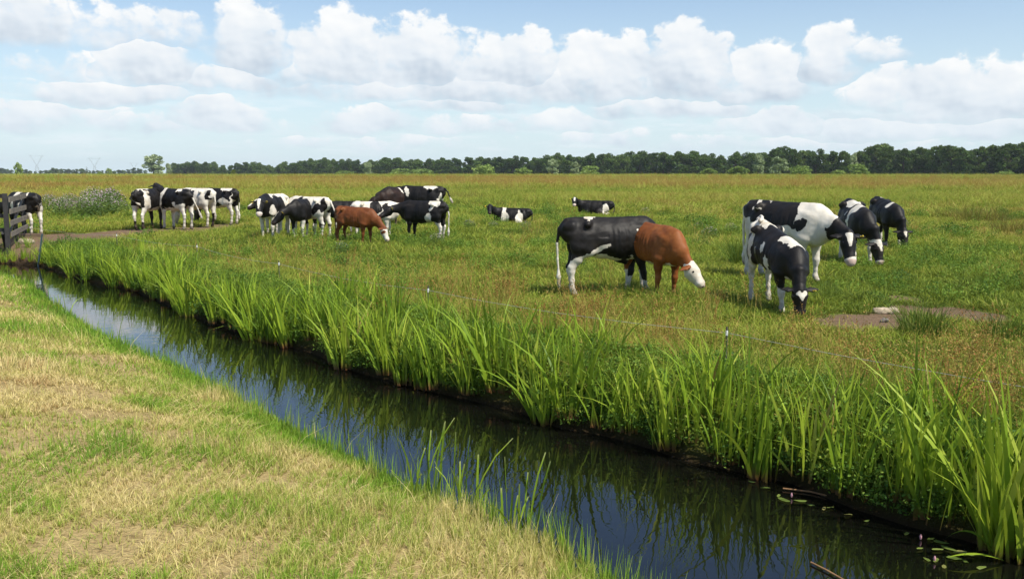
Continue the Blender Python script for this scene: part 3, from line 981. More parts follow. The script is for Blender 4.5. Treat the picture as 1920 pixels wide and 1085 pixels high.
def coat_mat(name, dark1, dark2, rough=.42, dust=(.034, .026, .019)):
    m, t, b = new_mat(name)
    tc = t.n('ShaderNodeTexCoord').outputs['Object']
    fine = t.noise(tc, 55, 4, .7); mid = t.noise(tc, 6, 4, .6)
    mp = t.n('ShaderNodeMapping'); mp.inputs['Scale'].default_value = (9, 26, 7); t.L.new(tc, mp.inputs[0])
    hair = t.noise(mp.outputs[0], 3, 3, .6)
    w = t.smooth(.40, .60, t.m('ADD', t.attr('white'), t.m('MULTIPLY_ADD', fine, .5, -.25)))
    dk = t.mix(t.smooth(.3, .7, t.m('MULTIPLY_ADD', t.noise(tc, 1.8, 2, .5), .6, t.m('MULTIPLY', mid, .4))), dark1, dark2)
    dk = t.mix(t.m('MULTIPLY', hair, .5), dk, tuple(x * .45 for x in dark1))
    wh = t.mix(t.smooth(.35, .75, mid), (.62, .57, .48), (.73, .69, .61))
    wh = t.mix(t.m('MULTIPLY', hair, .25), wh, (.55, .50, .42))
    stain = t.m('MULTIPLY', t.smooth(.50, .72, t.noise(tc, 3.2, 5, .65)), .62)
    wh = t.mix(stain, wh, (.42, .34, .22))
    dk = t.mix(t.m('MULTIPLY', t.smooth(.48, .75, t.noise(tc, 2.3, 5, .65)), .55), dk, dust)
    c = t.mix(w, dk, wh)
    c = t.mix(t.m('MULTIPLY', t.attr('pink'), t.m('MULTIPLY_ADD', w, .6, .10)), c, (.50, .31, .26))
    c = t.mix(t.m('MULTIPLY', t.attr('dirt'), t.m('MULTIPLY', t.smooth(.3, .65, t.noise(tc, 14, 4, .6)), .75)), c, (.16, .12, .08))
    c = t.mix(t.attr('dark'), c, (.02, .016, .014))
    t.L.new(c, b.inputs['Base Color'])
    b.inputs['Roughness'].default_value = rough
    b.inputs['Specular IOR Level'].default_value = .27
    bp = t.n('ShaderNodeBump'); bp.inputs['Strength'].default_value = .22; bp.inputs['Distance'].default_value = .008
    t.L.new(t.m('ADD', hair, t.m('MULTIPLY', t.noise(tc, 11, 3, .6), 2.0)), bp.inputs['Height']); t.L.new(bp.outputs[0], b.inputs['Normal'])
    return m

MATS = {}
def build_cows():
    global EYE, TAGM
    MATS['coat_black'] = coat_mat('coat_black', (.0055, .005, .005), (.014, .011, .009), .56)
    MATS['coat_red'] = coat_mat('coat_red', (.29, .092, .019), (.14, .036, .008), .6, (.36, .15, .045))
    MATS['coat_chestnut'] = coat_mat('coat_chestnut', (.20, .060, .014), (.11, .030, .008), .6, (.26, .10, .03))
    MATS['coat_brown'] = coat_mat('coat_brown', (.026, .012, .008), (.010, .007, .006), .6, (.060, .026, .014))
    me, t, b = new_mat('cow_eye'); b.inputs['Base Color'].default_value = (.012, .008, .006, 1); b.inputs['Roughness'].default_value = .08
    ev, eq = mesh_sdf([Cone((0, 0, 0), (.001, 0, 0), .021, .021)], .008)
    EYE = mesh_np('cow_eye', ev, eq, None, me, True)
    mt = plain_mat('ear_tag_plastic', (.75, .55, .04), (.70, .50, .05), 20, .45)
    mb = MB(); mb.box((0, 0, 0), (.055, .065, .006)); mb.box((0, .04, 0), (.022, .03, .008)); TAGM = mb.mesh('ear_tag', mt)
    G1 = 'cattle grazing at the right of the pasture'; G2 = 'cattle standing in the middle of the pasture'
    G3 = 'cattle standing near the gate on the left'; G4 = 'cattle lying in the grass'
    graze = (-36, 0, -60, 0, -74, 0)
    up = (18, 0, 22, 0, -28, 0)
    C = []
    def cow(px, pyf, pyt, heading, label, group, **k):
        """px, pyf: feet in the photograph; pyt: top of the back -> size"""
        p = on_ground(px, pyf)
        dist = p[1] * math.cos(PITCH) + (CAMH - p[2]) * math.sin(PITCH)
        # back height from pixels
        q = ray(px, pyt); tt = p[1] / q[1]
        topz = CAMH + q[2] * tt
        k.setdefault('scale', (topz - p[2]) / (.725 if k.get('lie') else 1.285))
        k.setdefault('fat', .90 if group in (G2, G3) else .96); C.append(dict(loc=tuple(p), heading=heading - math.degrees(math.atan2(p[0], p[1])), label=label, group=group, **k))
    # ---- right-hand group
    cow(1147, 553, 407, 14, 'big black cow with one white hind leg, its head hidden behind the red-brown cow', G1, seed=3, vs=.015,
        neck=(-12, 40, -20, 60, -40, 70), legs=(-0.12, 0.16, 0.02, -0.03), mat='coat_black', tags=0, tuft=.34,
        coat=[('base', 0), ('e', -.42, 1.30, .10, .10, -1, 1, 40), ('e', .38, 1.02, .05, .085, -1, 1), ('belly', .665, 1), ('leg', 'HR', 0, .60, 1), ('e', -.38, .70, .30, .055, -1, 1, 33), ('leg', 'HL', 0, .45, 1),
              ('leg', 'F', 0, .25, 1), ('tail', .88, 1)],
        extra=[Cone((.10, 0, .60), (.22, 0, .55), (.05, .05), (.045, .045), k=.05, tag='head')])
    cow(1226, 556, 417, -57, 'red-brown cow with a white face and white socks, grazing in front of the black cow', G1, slope=0.05, headk=0.86, seed=5, vs=.014, mat='coat_red',
        neck=(-40, 6, -52, 22, -54, 34), legs=(-0.05, -0.13, 0.09, 0.02), pinkness=.7, tags=0, ear=(-.75, -.75), necklen=0.27,
        coat=[('base', 0), ('head', 1), ('leg', 'H', 0, .42, 1), ('belly', .63, 1), ('throat', .60, 1), ('neck', .93, 1.2, 1)], tuftw=0)
    cow(1475, 527, 377, -38, 'large white-shouldered pied cow with a black neck, behind the smaller heifer', G1, slope=0.03, seed=8, vs=.016,
        neck=(-15, -2, -24, -6, -62, -36), legs=(.02, -.08, .02, -.05), fat=1.03, necklen=.31, tags=1, pinkness=.9,
        coat=[('base', 1), ('e', -.05, 1.12, .40, .24, -1, 0), ('e', -.52, 1.05, .10, .14, -1, 0), ('e', -.70, 1.15, .10, .16, -1, 0), ('e', -.42, 1.25, .12, .06, -1, 0),
              ('e', .38, .96, .065, .085, -1, 0), ('e', .27, .95, .045, .055, -1, 0), ('e', .47, .95, .04, .06, -1, 0, -20), ('e', -.2, 1.1, .5, .3, 1, 0),
              ('neck', .50, 1.5, 0), ('head', 0), ('ears', 0), ('blaze', .02, .24, .062, .018), ('muzzle', .40, 1)],
        extra=[Cone((-.42, 0, .70), (-.40, 0, .60), (.12, .13), (.09, .10), k=.06, tag='udder')])
    cow(1457, 579, 420, -66, 'small pied heifer with a white heart shape on its forehead, grazing nearest the ditch', G1, slope=0.22, seed=11, vs=.014,
        neck=(-34, -12, -66, -14, -78, -10), legs=(.02, .10, 0, -.03), tags=1, necklen=.32,
        coat=[('base', 0), ('leg', '*', 0, .66, 1), ('belly', .70, 1), ('e', -.62, 1.0, .20, .40, 0, 1), ('e', -.66, 1.0, .09, .12, -1, 0), ('e', -.60, .80, .06, .12, -1, 0), ('e', -.68, 1.0, .1, .2, 1, 0),
              ('spine', .10, .22, .62, 1), ('spine', .09, -.7, -.3, 1), ('e', -.02, 1.02, .05, .09, -1, 1, -30), ('e', .12, .80, .04, .14, -1, 1), ('e', -.25, .9, .02, .05, -1, 1), ('leg', 'FR', .45, .70, 0), ('neck', .1, 1.4, 0), ('head', 0), ('ears', 0),
              ('hspot', .085, .035, .045, 1), ('hspot', .085, -.035, .045, 1), ('blaze', .08, .22, .07, .012), ('hspot', .055, 0, .022, 0), ('tail', 3, 1)],
        tail=[(-.80, 0, 1.20), (-.87, .02, 1.24), (-.84, .05, 1.285), (-.74, .03, 1.295), (-.64, -.03, 1.285)], tuft=.16, tuftw=1.0)
    cow(1604, 494, 376, -75, 'black cow with a white collar stripe round its shoulders, right of the large cow', G1, slope=0.13, seed=13, vs=.018,
        neck=(-36, 18, -70, 38, -72, 24), necklen=.31, legs=(.05, -.05, .03, 0), tags=0, pinkness=.9,
        coat=[('base', 0), ('band', .17, .27, 1), ('e', .22, 1.25, .13, .16, 0, 1), ('spine', .14, -.5, .0, 1), ('e', -.02, 1.12, .06, .03, -1, 1, 30), ('leg', '*', 0, .50, 1), ('throat', .62, 1),
              ('blaze', -.02, .10, .05, .05), ('blaze', .05, .22, .028, .022), ('muzzle', .41, 1)])
    cow(1660, 464, 371, -68, 'black cow with a white spot on its shoulder and forehead, rightmost of the herd', G1, slope=0.13, seed=17, vs=.018,
        neck=(-36, 8, -70, 16, -70, 4), necklen=.31, legs=(.08, -.02, 0, 0), tags=0, pinkness=.2,
        coat=[('base', 0), ('e', .36, 1.24, .08, .07, 0, 1), ('spine', .03, -.55, -.40, 1), ('leg', 'F', 0, .25, 1), ('leg', 'H', 0, .35, 1), ('blaze', .03, .22, .058, .012)])
    # ---- lying pair
    cow(960, 421, 390, 172, 'lying black cow with two white bands on its flank, looking at the camera', G4, seed=19, lie=True, vs=.02, tags=2,
        neck=(24, 30, 34, 62, -38, 98), coat=[('base', 0), ('band', .24, .42, 1), ('e', .28, .75, .16, .3, 0, 1, 15), ('e', -.36, .86, .15, .32, 0, 1), ('leg', 'H', -1, .2, 1), ('leg', 'F', -1, .12, 1)], tuftw=0)
    cow(1116, 405, 376, 172, 'lying black cow with a white blaze and one white patch on its rump', G4, seed=23, lie=True, vs=.02, tags=2,
        neck=(24, 30, 32, 62, -36, 98), coat=[('base', 0), ('e', -.56, .85, .13, .3, 0, 1), ('blaze', .0, .25, .045, .03), ('muzzle', .40, 1), ('ears', 0)], tuftw=0)
    # ---- middle group
    cow(514, 448, 364, -114, 'pied heifer facing the camera with a white blaze and yellow ear tags', G2, seed=29,
        neck=(8, 8, 4, 16, -50, 20), legs=(0, 0, -.02, .02),
        coat=[('base', 0), ('leg', '*', 0, .66, 1), ('band', -.62, -.25, 1), ('spine', .10, -.7, .4, 1), ('e', -.55, 1.0, .30, .6, 0, 1), ('e', .15, .62, .5, .06, 0, 1), ('e', .5, .85, .12, .14, 1, 1), ('blaze', -.02, .30, .055, .015), ('muzzle', .39, 1), ('ears', 0)])
    cow(520, 441, 366, -112, 'black and white heifer half hidden behind the one facing the camera, looking left', G2, necklen=0.22, seed=31, tags=1,
        neck=(14, -8, 12, -18, -28, -52), coat=[('base', 0), ('leg', '*', 0, .9, 1), ('e', .45, .9, .10, .4, 0, 1), ('blaze', .0, .45, .06, .04), ('ears', 0)])
    cow(569, 449, 373, -112, 'black calf with a short white stripe on its face, head lowered, facing left', G2, seed=37, tags=1,
        neck=(-10, -22, -22, -42, -46, -52), necklen=0.26,
        coat=[('base', 0), ('leg', 'F', 0, .34, 1), ('leg', 'FL', 0, .62, 1), ('leg', 'H', 0, .5, 1), ('blaze', .06, .26, .022, .02)])
    cow(580, 447, 369, 138, 'white cow with black patches on its rump, standing behind the black calf', G2, seed=41, tags=0, legs=(0, .04, .05, -.06),
        neck=(0, 0, -10, 0, -30, 0), tail=[(-.80, 0, 1.20), (-.90, 0, 1.13), (-.98, .02, 1.02), (-1.06, .04, .90), (-1.12, .05, .78)],
        coat=[('base', 1), ('e', .18, 1.05, .12, .28, 1, 0), ('e', -.12, .98, .07, .18, 1, 0, 30), ('e', -.50, .92, .12, .2, 1, 0, 40), ('e', -.72, 1.05, .10, .22, 0, 0), ('leg', 'H', .42, .5, .4)])
    cow(652, 437, 377, 172, 'dark cow mostly hidden behind the red-brown calf, only its back showing', G2, seed=43, tags=0, neck=graze,
        coat=[('base', 0), ('e', -.4, 1.2, .10, .25, 0, 1), ('leg', '*', 0, .4, 1)])
    cow(670, 459, 387, -38, 'red-brown calf with a white face grazing in the middle of the herd', G2, slope=0.04, seed=47, vs=.017, mat='coat_chestnut', tags=1,
        neck=(-30, 4, -48, 2, -66, 0), legs=(.04, -.10, .08, -.06),
        coat=[('base', 0), ('face', .06, 1), ('hspot', .15, -.09, .05, 0), ('hspot', .15, .09, .05, 0)], tuftw=.2)
    cow(706, 446, 378, -8, 'white cow with black saddle patches standing behind the red-brown calf', G2, seed=53, tags=0, legs=(.05, -.03, 0, 0),
        neck=(5, 15, 0, 15, -25, 15), coat=[('base', 1), ('e', .02, 1.1, .2, .2, -1, 0), ('e', .38, 1.05, .14, .2, -1, 0, 20), ('e', .3, .85, .06, .1, -1, 0), ('neck', .5, 1.1, 0)])
    cow(794, 453, 377, 150, 'black cow with a white rump and white tail, looking left past the calf', G2, necklen=0.27, seed=59, tags=1, legs=(.04, 0, 0, .04),
        neck=(4, 14, -6, 34, -30, 48), tailsway=-.02, tuft=.3,
        coat=[('base', 0), ('e', -.46, 1.25, .22, .13, 0, 1), ('e', -.40, 1.1, .05, .12, 0, 1, 20), ('leg', 'H', 0, .62, 1), ('e', -.32, .74, .12, .2, 0, 1), ('leg', 'HR', .55, .75, 0), ('leg', 'F', 0, .45, .35), ('tail', .98, 1), ('hspot', -.02, 0, .04, 1)])
    cow(750, 424, 352, -128, 'dark brown and black cow at the back with one white ear', G2, necklen=0.28, seed=61, mat='coat_brown', tags=0,
        neck=(-10, -20, -20, -40, -45, -50), coat=[('base', 0), ('e', .1, 1.26, .05, .1, 0, 1)], tuftw=0)
    cow(788, 424, 349, 156, 'black cow with a white rump patch, standing furthest back beside the brown one', G2, necklen=0.26, seed=67, tags=0, neck=(14, 8, 12, 16, -20, 40),
        tail=[(-.80, 0, 1.20), (-.88, 0, 1.20), (-.98, .02, 1.10), (-1.03, .03, .98), (-1.06, .03, .92)], tuft=.2,
        coat=[('base', 0), ('e', -.42, 1.27, .22, .08, 0, 1), ('e', .36, 1.12, .06, .16, 0, 1, -20), ('e', -.72, .95, .05, .16, 0, 1), ('leg', '*', 0, .3, 1)])
    # ---- left group
    cow(48, 441, 361, 116, 'black cow with white back stripes and white hind legs beside the gate', G3, seed=71, tags=0, legs=(0, 0, .02, -.02), neck=(-15, 10, -30, 20, -50, 30),
        coat=[('base', 0), ('band', .05, .26, 1), ('e', -.42, 1.27, .16, .07, 1, 1, 20), ('leg', 'H', 0, .72, 1), ('e', -.2, .85, .04, .2, 1, 1, 20), ('leg', 'F', .2, .6, .3), ('e', -.78, .80, .05, .16, -1, 1)], tail=[(-.80, 0, 1.20), (-.87, 0, 1.08), (-.885, 0, .95), (-.88, .0, .88)], tuft=.15, tuftw=0)
    cow(282, 430, 354, 62, 'pied cow seen from behind with pale hindquarters, left end of the track group', G3, seed=73, tags=0, legs=(0, 0, .03, -.03), neck=(10, 0, 5, 10, -20, 20),
        coat=[('base', 0), ('leg', 'H', .32, .74, 1), ('spine', .07, -.8, -.1, 1), ('e', -.52, .92, .20, .26, -1, 1), ('e', -.5, 1.2, .05, .12, 0, 1, 40), ('leg', '*', 0, .32, .3), ('belly', .68, .7)],
        tail=[(-.80, 0, 1.20), (-.90, .06, 1.10), (-.95, .10, 1.0), (-.97, .0, .92), (-.97, -.12, .86)], tuft=.12)
    cow(331, 430, 354, 122, 'black pied cow with raised black head and white tail, on the track', G3, necklen=0.3, seed=79, tags=0, legs=(.02, -.02, 0, .03), neck=(26, 14, 38, -6, -14, -60),
        coat=[('base', 0), ('leg', '*', 0, .62, 1), ('belly', .68, 1), ('e', .42, 1.05, .08, .5, 1, 1), ('e', -.40, 1.26, .16, .06, 1, 1, 15), ('leg', 'H', .5, .8, 1), ('e', -.30, .78, .10, .12, 1, 1), ('tail', 1.02, 1), ('neck', -1, 2, 0)],
        tail=[(-.80, 0, 1.20), (-.90, -.02, 1.08), (-.96, -.08, .85), (-1.02, -.14, .66), (-1.04, -.16, .58)], tuft=.25)
    cow(370, 426, 353, 130, 'mostly white cow with small black patches on its back, between two black pied cows', G3, seed=83, tags=0, neck=graze, legs=(0, .05, 0, .08),
        coat=[('base', 1), ('e', .10, 1.15, .12, .10, 1, 0), ('e', .22, .98, .06, .08, 1, 0), ('e', -.03, 1.18, .05, .08, 1, 0), ('e', -.74, 1.06, .09, .16, 1, 0), ('e', .1, .86, .03, .03, 1, 0), ('leg', 'F', 0, .5, 0), ('leg', 'HR', 0, .5, 0)], tail=[(-.80, 0, 1.20), (-.885, 0, 1.10), (-.91, 0, .86), (-.90, 0, .66), (-.89, 0, .5)])
    cow(412, 421, 353, 138, 'black cow with white rump and hind legs, right end of the track group', G3, seed=89, tags=0, neck=graze,
        coat=[('base', 0), ('e', -.40, 1.29, .26, .12, 1, 1), ('e', -.42, .80, .26, .16, 1, 1), ('leg', 'H', 0, .70, 1), ('e', -.72, .9, .03, .25, 1, 1), ('tail', .8, 1), ('belly', .64, 1)])
    for c in C: make_cow(c)

# ------------------------------------------------------------------ trees
def crown_mesh(name, r, h0, h1, mat, seed, lobes=26, per=110, leaf=.55, taper=.0, squash=1.0):
    rng = np.random.default_rng(seed)
    C, rn = [], []
    for i in range(lobes):
        zt = rng.uniform(0, 1)
        z = h0 + (h1 - h0) * (.05 + .87 * zt)
        prof = math.sqrt(max(.05, 1 - (2 * zt - 1) ** 2 * (.85 if zt > .5 else .45))) * (1 - taper * zt)
        a = rng.uniform(0, 6.283); rr = r * prof * math.sqrt(rng.uniform(.05, 1)) * .78
        lr = r * rng.uniform(.20, .40) * (.75 + .25 * prof)
        n = int(per * rng.uniform(.7, 1.3))
        d = rng.normal(0, 1, (n, 3)); d /= np.linalg.norm(d, axis=1)[:, None]
        q = d * (lr * rng.uniform(.45, 1.08, n) ** .5)[:, None]; q[:, 2] *= .75 * squash
        C.append(np.array([rr * math.cos(a), rr * math.sin(a), z]) + q)
        rn.append(np.clip(rng.uniform(.15, .85) + rng.normal(0, .15, n), 0, 1))
    C = np.vstack(C); rn = np.concatenate(rn)
    C[:, 2] = np.maximum(C[:, 2], h0 * .6)
    return mesh_np(name, *leaf_quads(C, leaf, rng, .5, rn), mat=mat)

def trunk_mesh(h, r, mat, seed, limbs=5, top=.62):
    rng = np.random.default_rng(seed)
    mb = MB()
    pts = [Vector((rng.normal(0, .04) * h * t, rng.normal(0, .04) * h * t, h * top * t)) for t in (0, .3, .6, 1)]
    pts[0] = Vector((0, 0, -.2))
    mb.tube(pts, [r * 1.25, r, r * .8, r * .45], 7)
    for i in range(limbs):
        b = pts[2].lerp(pts[3], rng.uniform(-.6, .7)); a = rng.uniform(0, 6.28); l = h * rng.uniform(.18, .3)
        e = b + Vector((math.cos(a) * l, math.sin(a) * l, l * rng.uniform(.5, 1)))
        mb.tube([b, b.lerp(e, .5) + Vector((0, 0, -.05 * l)), e], [r * .4, r * .28, r * .1], 5)
    return mb.mesh('trunk', mat)

def build_trees():
    bark = plain_mat('bark', (.10, .08, .06), (.05, .04, .03), 3, .9, .6)
    oakm = leaf_mat('oak_leaves', [(0, (.022, .052, .012)), (.5, (.066, .125, .026)), (1, (.15, .215, .05))], src='OBJECT', spread=.3, transl=.2)
    willm = leaf_mat('willow_leaves', [(0, (.20, .27, .14)), (.5, (.29, .36, .19)), (1, (.38, .43, .25))], src='OBJECT', spread=.3, transl=.2)
    bushm = leaf_mat('bush_leaves', [(0, (.13, .20, .05)), (.5, (.21, .30, .07)), (1, (.29, .37, .10))], src='OBJECT', spread=.3, transl=.2)
    yelm = leaf_mat('sapling_leaves', [(0, (.10, .14, .02)), (1, (.18, .21, .04))], src='OBJECT', spread=.3, transl=.2)
    H0 = 14.0
    oaks = [(crown_mesh('crown', r, lo, H0, oakm, 300 + i, lobes=46, per=85, leaf=.55), trunk_mesh(H0, .38, bark, i)) for i, (r, lo) in enumerate(((5.6, .3), (6.2, .6), (4.8, .2), (6.6, .9), (5.2, .1), (4.4, .3)))]
    wills = [(crown_mesh('crown', r, .6, 10.0, willm, 340 + i, lobes=26, per=90, leaf=.5, taper=.2), trunk_mesh(10, .3, bark, 40 + i)) for i, r in enumerate((4.2, 3.4, 4.8))]
    bushes = [(crown_mesh('crown', r, .15, 3.2, bushm, 360 + i, lobes=22, per=70, leaf=.3), trunk_mesh(3.2, .08, bark, 60 + i, 4, .5)) for i, r in enumerate((2.8, 3.6, 2.3))]
    def tree(kind, px, d, ytop, protos, href, label, cat, group=None, wmul=1.0, rng=random):
        r = ray(px, HOR); t = d / r[1]
        X = CAM[0] + r[0] * t
        hh = max(1.0, (HOR - ytop) / F * d * (1 / math.cos(PITCH)) + CAMH)
        s = hh / href
        root = bpy.data.objects.new(kind, None); COL.objects.link(root)
        root.location = (X, d, 0); root.rotation_euler = (0, 0, rng.uniform(0, 6.28)); root.scale = (s * wmul, s * wmul, s)
        tag(root, label, cat, group)
        a, b = protos[rng.randrange(len(protos))]
        link('crown', a, root); link('trunk', b, root)
        return root
    prof = [(322, 307), (345, 303), (400, 306), (430, 308), (480, 304), (520, 307), (560, 302), (600, 296), (640, 299), (690, 301), (740, 296), (800, 297), (850, 294), (900, 295), (960, 294), (1000, 294), (1035, 288),
            (1080, 293), (1120, 288), (1190, 285), (1250, 286), (1290, 284), (1340, 288), (1390, 283), (1430, 286), (1465, 272), (1500, 282), (1560, 281), (1600, 286), (1645, 270), (1690, 279), (1740, 277), (1800, 272), (1850, 275), (1880, 267), (1915, 268), (1960, 270), (2040, 266)]
    px_, py_ = zip(*prof)
    def dist(px): return 1 / np.interp(px, [320, 1900], [1 / 950, 1 / 420])
    lab = 'dark green oak in the front row of the tree belt on the horizon'
    lab2 = 'dark oak standing behind the front row of the tree belt'
    x = 326.0
    while x < 2040:
        d = dist(x); step = 7.6 / d * F
        tree('oak_tree', x, d + random.uniform(-5, 5), np.interp(x, px_, py_) + random.uniform(-2.5, 4), oaks, H0, lab, 'tree', 'oaks in the tree belt, front row', random.uniform(.85, 1.25))
        x += step * random.uniform(.75, 1.2)
    x = 330.0
    while x < 2030:
        d = dist(x); step = 8.5 / d * F
        tree('oak_tree', x, d + random.uniform(14, 26), np.interp(x, px_, py_) + random.uniform(-1, 5), oaks, H0, lab2, 'tree', 'oaks in the tree belt, second row', random.uniform(.95, 1.3))
        x += step * random.uniform(.8, 1.2)
    under = [(crown_mesh('crown', 3.4, .0, 4.2, oakm, 380 + i, lobes=20, per=70, leaf=.45), trunk_mesh(4.2, .1, bark, 80 + i, 4, .5)) for i in range(3)]
    x = 322.0
    while x < 2030:
        d = dist(x)
        tree('understory_bush', x, d + random.uniform(6, 12), HOR - random.uniform(2.4, 4.6) / d * F, under, 4.2, 'dark undergrowth bush at the foot of the tree belt', 'bush', 'undergrowth along the tree belt', random.uniform(1.0, 1.6))
        x += 7.0 / d * F * random.uniform(.8, 1.1)
    # single trees and bushes in front of the belt (pixel x, distance, top y, kind ...)
    tree('tall_tree', 288, 800, 289, wills, 10, 'tall pale green tree standing alone left of the tree belt', 'tree', None, 1.35)
    tree('tall_tree', 316, 820, 307, wills, 10, 'lower grey-green tree between the tall lone tree and the belt', 'tree', None, .7)
    tree('young_tree', 35, 600, 306, bushes, 3.2, 'rounded light green tree at the far left edge of the horizon', 'tree', None, .5)
    tree('willow_tree', 1460, 390, 294, wills, 10, 'silvery round willow in front of the oaks, right of its taller neighbour', 'tree', None, 1.15)
    tree('willow_tree', 1421, 400, 287, wills, 10, 'tall narrow silvery willow beside the round one', 'tree', None, .75)
    tree('willow_tree', 1600, 400, 285, wills, 10, 'narrow pale willow at the gap between tall oaks', 'tree', None, .62)
    tree('willow_tree', 690, 640, 304, wills, 10, 'pale round willow in front of the left half of the belt', 'tree', None, .85)
    tree('willow_tree', 1035, 470, 297, wills, 10, 'grey willow, left of a pair in front of the middle of the belt', 'tree', None, 1.0)
    tree('willow_tree', 1078, 480, 303, wills, 10, 'lower grey willow, right of a pair in front of the middle of the belt', 'tree', None, 1.2)
    m2 = [(crown_mesh('crown', 2.0, .2, 3.0, yelm, 390, lobes=16, per=60, leaf=.25), trunk_mesh(3, .07, bark, 90, 4, .5))]
    tree('sapling', 437, 420, 318, m2, 3.0, 'small yellow-green sapling alone in the meadow before the belt', 'tree', None, .55)
    for px, d, yt, w, lb in ((1500, 385, 313, 1.1, 'round green bush to the right of the silvery willow'), (1385, 385, 313, 1.5, 'broad green bush left of the tall narrow willow'), (1330, 392, 317, 1.5, 'low bush left of the broad green bush'),
                             (1610, 390, 309, 1.0, 'round bush below the narrow pale willow'), (1572, 388, 319, 1.4, 'low bush left of the narrow pale willow'), (1105, 450, 312, 1.2, 'green bush right of the grey willow pair'), (908, 440, 311, 1.1, 'dark green bush alone left of the belt middle'),
                             (750, 560, 317, 2.0, 'long low bush, left of two below the belt'), (790, 565, 318, 1.8, 'long low bush, right of two below the belt'), (980, 450, 315, 1.5, 'low bush left of the grey willow pair'), (645, 600, 321, 2.0, 'very low bush left of the pale round willow'), (1886, 330, 322, 1.4, 'flat low bush at the right edge of the meadow')):
        tree('bush', px, d - 18, yt, bushes, 3.2, lb, 'bush', None, w * 1.05)
    # far trees at the left, blue with distance
    x = -30.0
    i = 0
    while x < 275:
        d = random.uniform(1250, 1500)
        yt = {True: 316, False: 319}[(95 < x < 160) or x < 20 or 235 < x < 262] + random.uniform(-2, 2)
        tree('far_tree', x, d, yt, oaks, H0, 'small hazy blue-green tree on the far left horizon', 'tree', 'hazy trees on the far left horizon', random.uniform(1.3, 2.0))
        x += random.uniform(6, 11)
    pop = [(crown_mesh('crown', 1.6, .8, 14, oakm, 395, lobes=18, per=70, leaf=.5), oaks[0][1])]
    tree('poplar', 163, 1200, 312, pop, 14, 'single slim dark poplar on the far left horizon', 'tree', None, .9)
    tree('young_tree', 204, 900, 316, bushes, 3.2, 'light green tree right of the slim poplar', 'tree', None, .7)
    tree('young_tree', 187, 820, 322, bushes, 3.2, 'low dark bush right below the slim poplar', 'tree', None, .7)

# ------------------------------------------------------------------ pylons, gate, fence, stones
def build_pylons():
    m = plain_mat('galvanised_steel', (.30, .32, .34), (.25, .27, .29), 1, .6)
    for px, d, ytop, lb in ((70, 1700, 291, 'leftmost lattice power pylon on the hazy horizon'), (178, 1900, 296, 'middle lattice power pylon on the hazy horizon'), (252, 2300, 305, 'rightmost and faintest lattice pylon, just left of the tall tree')):
        r = ray(px, HOR); X = r[0] * d / r[1]
        h = (HOR - ytop) / F * d + 2
        root = bpy.data.objects.new('power_pylon', None); COL.objects.link(root)
        root.location = (X, d, 0); root.rotation_euler = (0, 0, .25)
        tag(root, lb, 'pylon', 'power pylons on the left horizon')
        mb = MB(); w = .19
        wx = h * .30
        waist = h * .48
        for s in (1, -1):
            for q in (1, -1):
                mb.bar((s * h * .12, q * h * .10, 0), (s * h * .035, q * h * .03, waist), w, w)
        n = 5
        for i in range(n):
            t0, t1 = i / n, (i + 1) / n
            f = lambda t: h * .12 + (h * .035 - h * .12) * t
            for q in (1, -1):
                y = q * (h * .10 + (h * .03 - h * .10) * t0)
                mb.bar((-f(t0), y, waist * t0), (f(t1), y, waist * t1), w * .6, w * .6)
                mb.bar((f(t0), y, waist * t0), (-f(t1), y, waist * t1), w * .6, w * .6)
        mb.build('tower', m, root)
        ar = MB()
        for s in (1, -1):
            for q in (0.0, .05):
                ar.bar((s * h * .035, 0, waist), (s * (wx + q * h), 0, h), w, w)
            ar.bar((s * h * .01, 0, waist + .02), (s * (wx - h * .06), 0, h * .93), w * .7, w * .7)
        ar.bar((-wx * 1.35, 0, h * .93), (wx * 1.35, 0, h * .93), w, w)
        ar.bar((-wx, 0, h * .99), (wx, 0, h * .93 + .4), w * .5, w * .5)
        ar.build('crossarm', m, root)

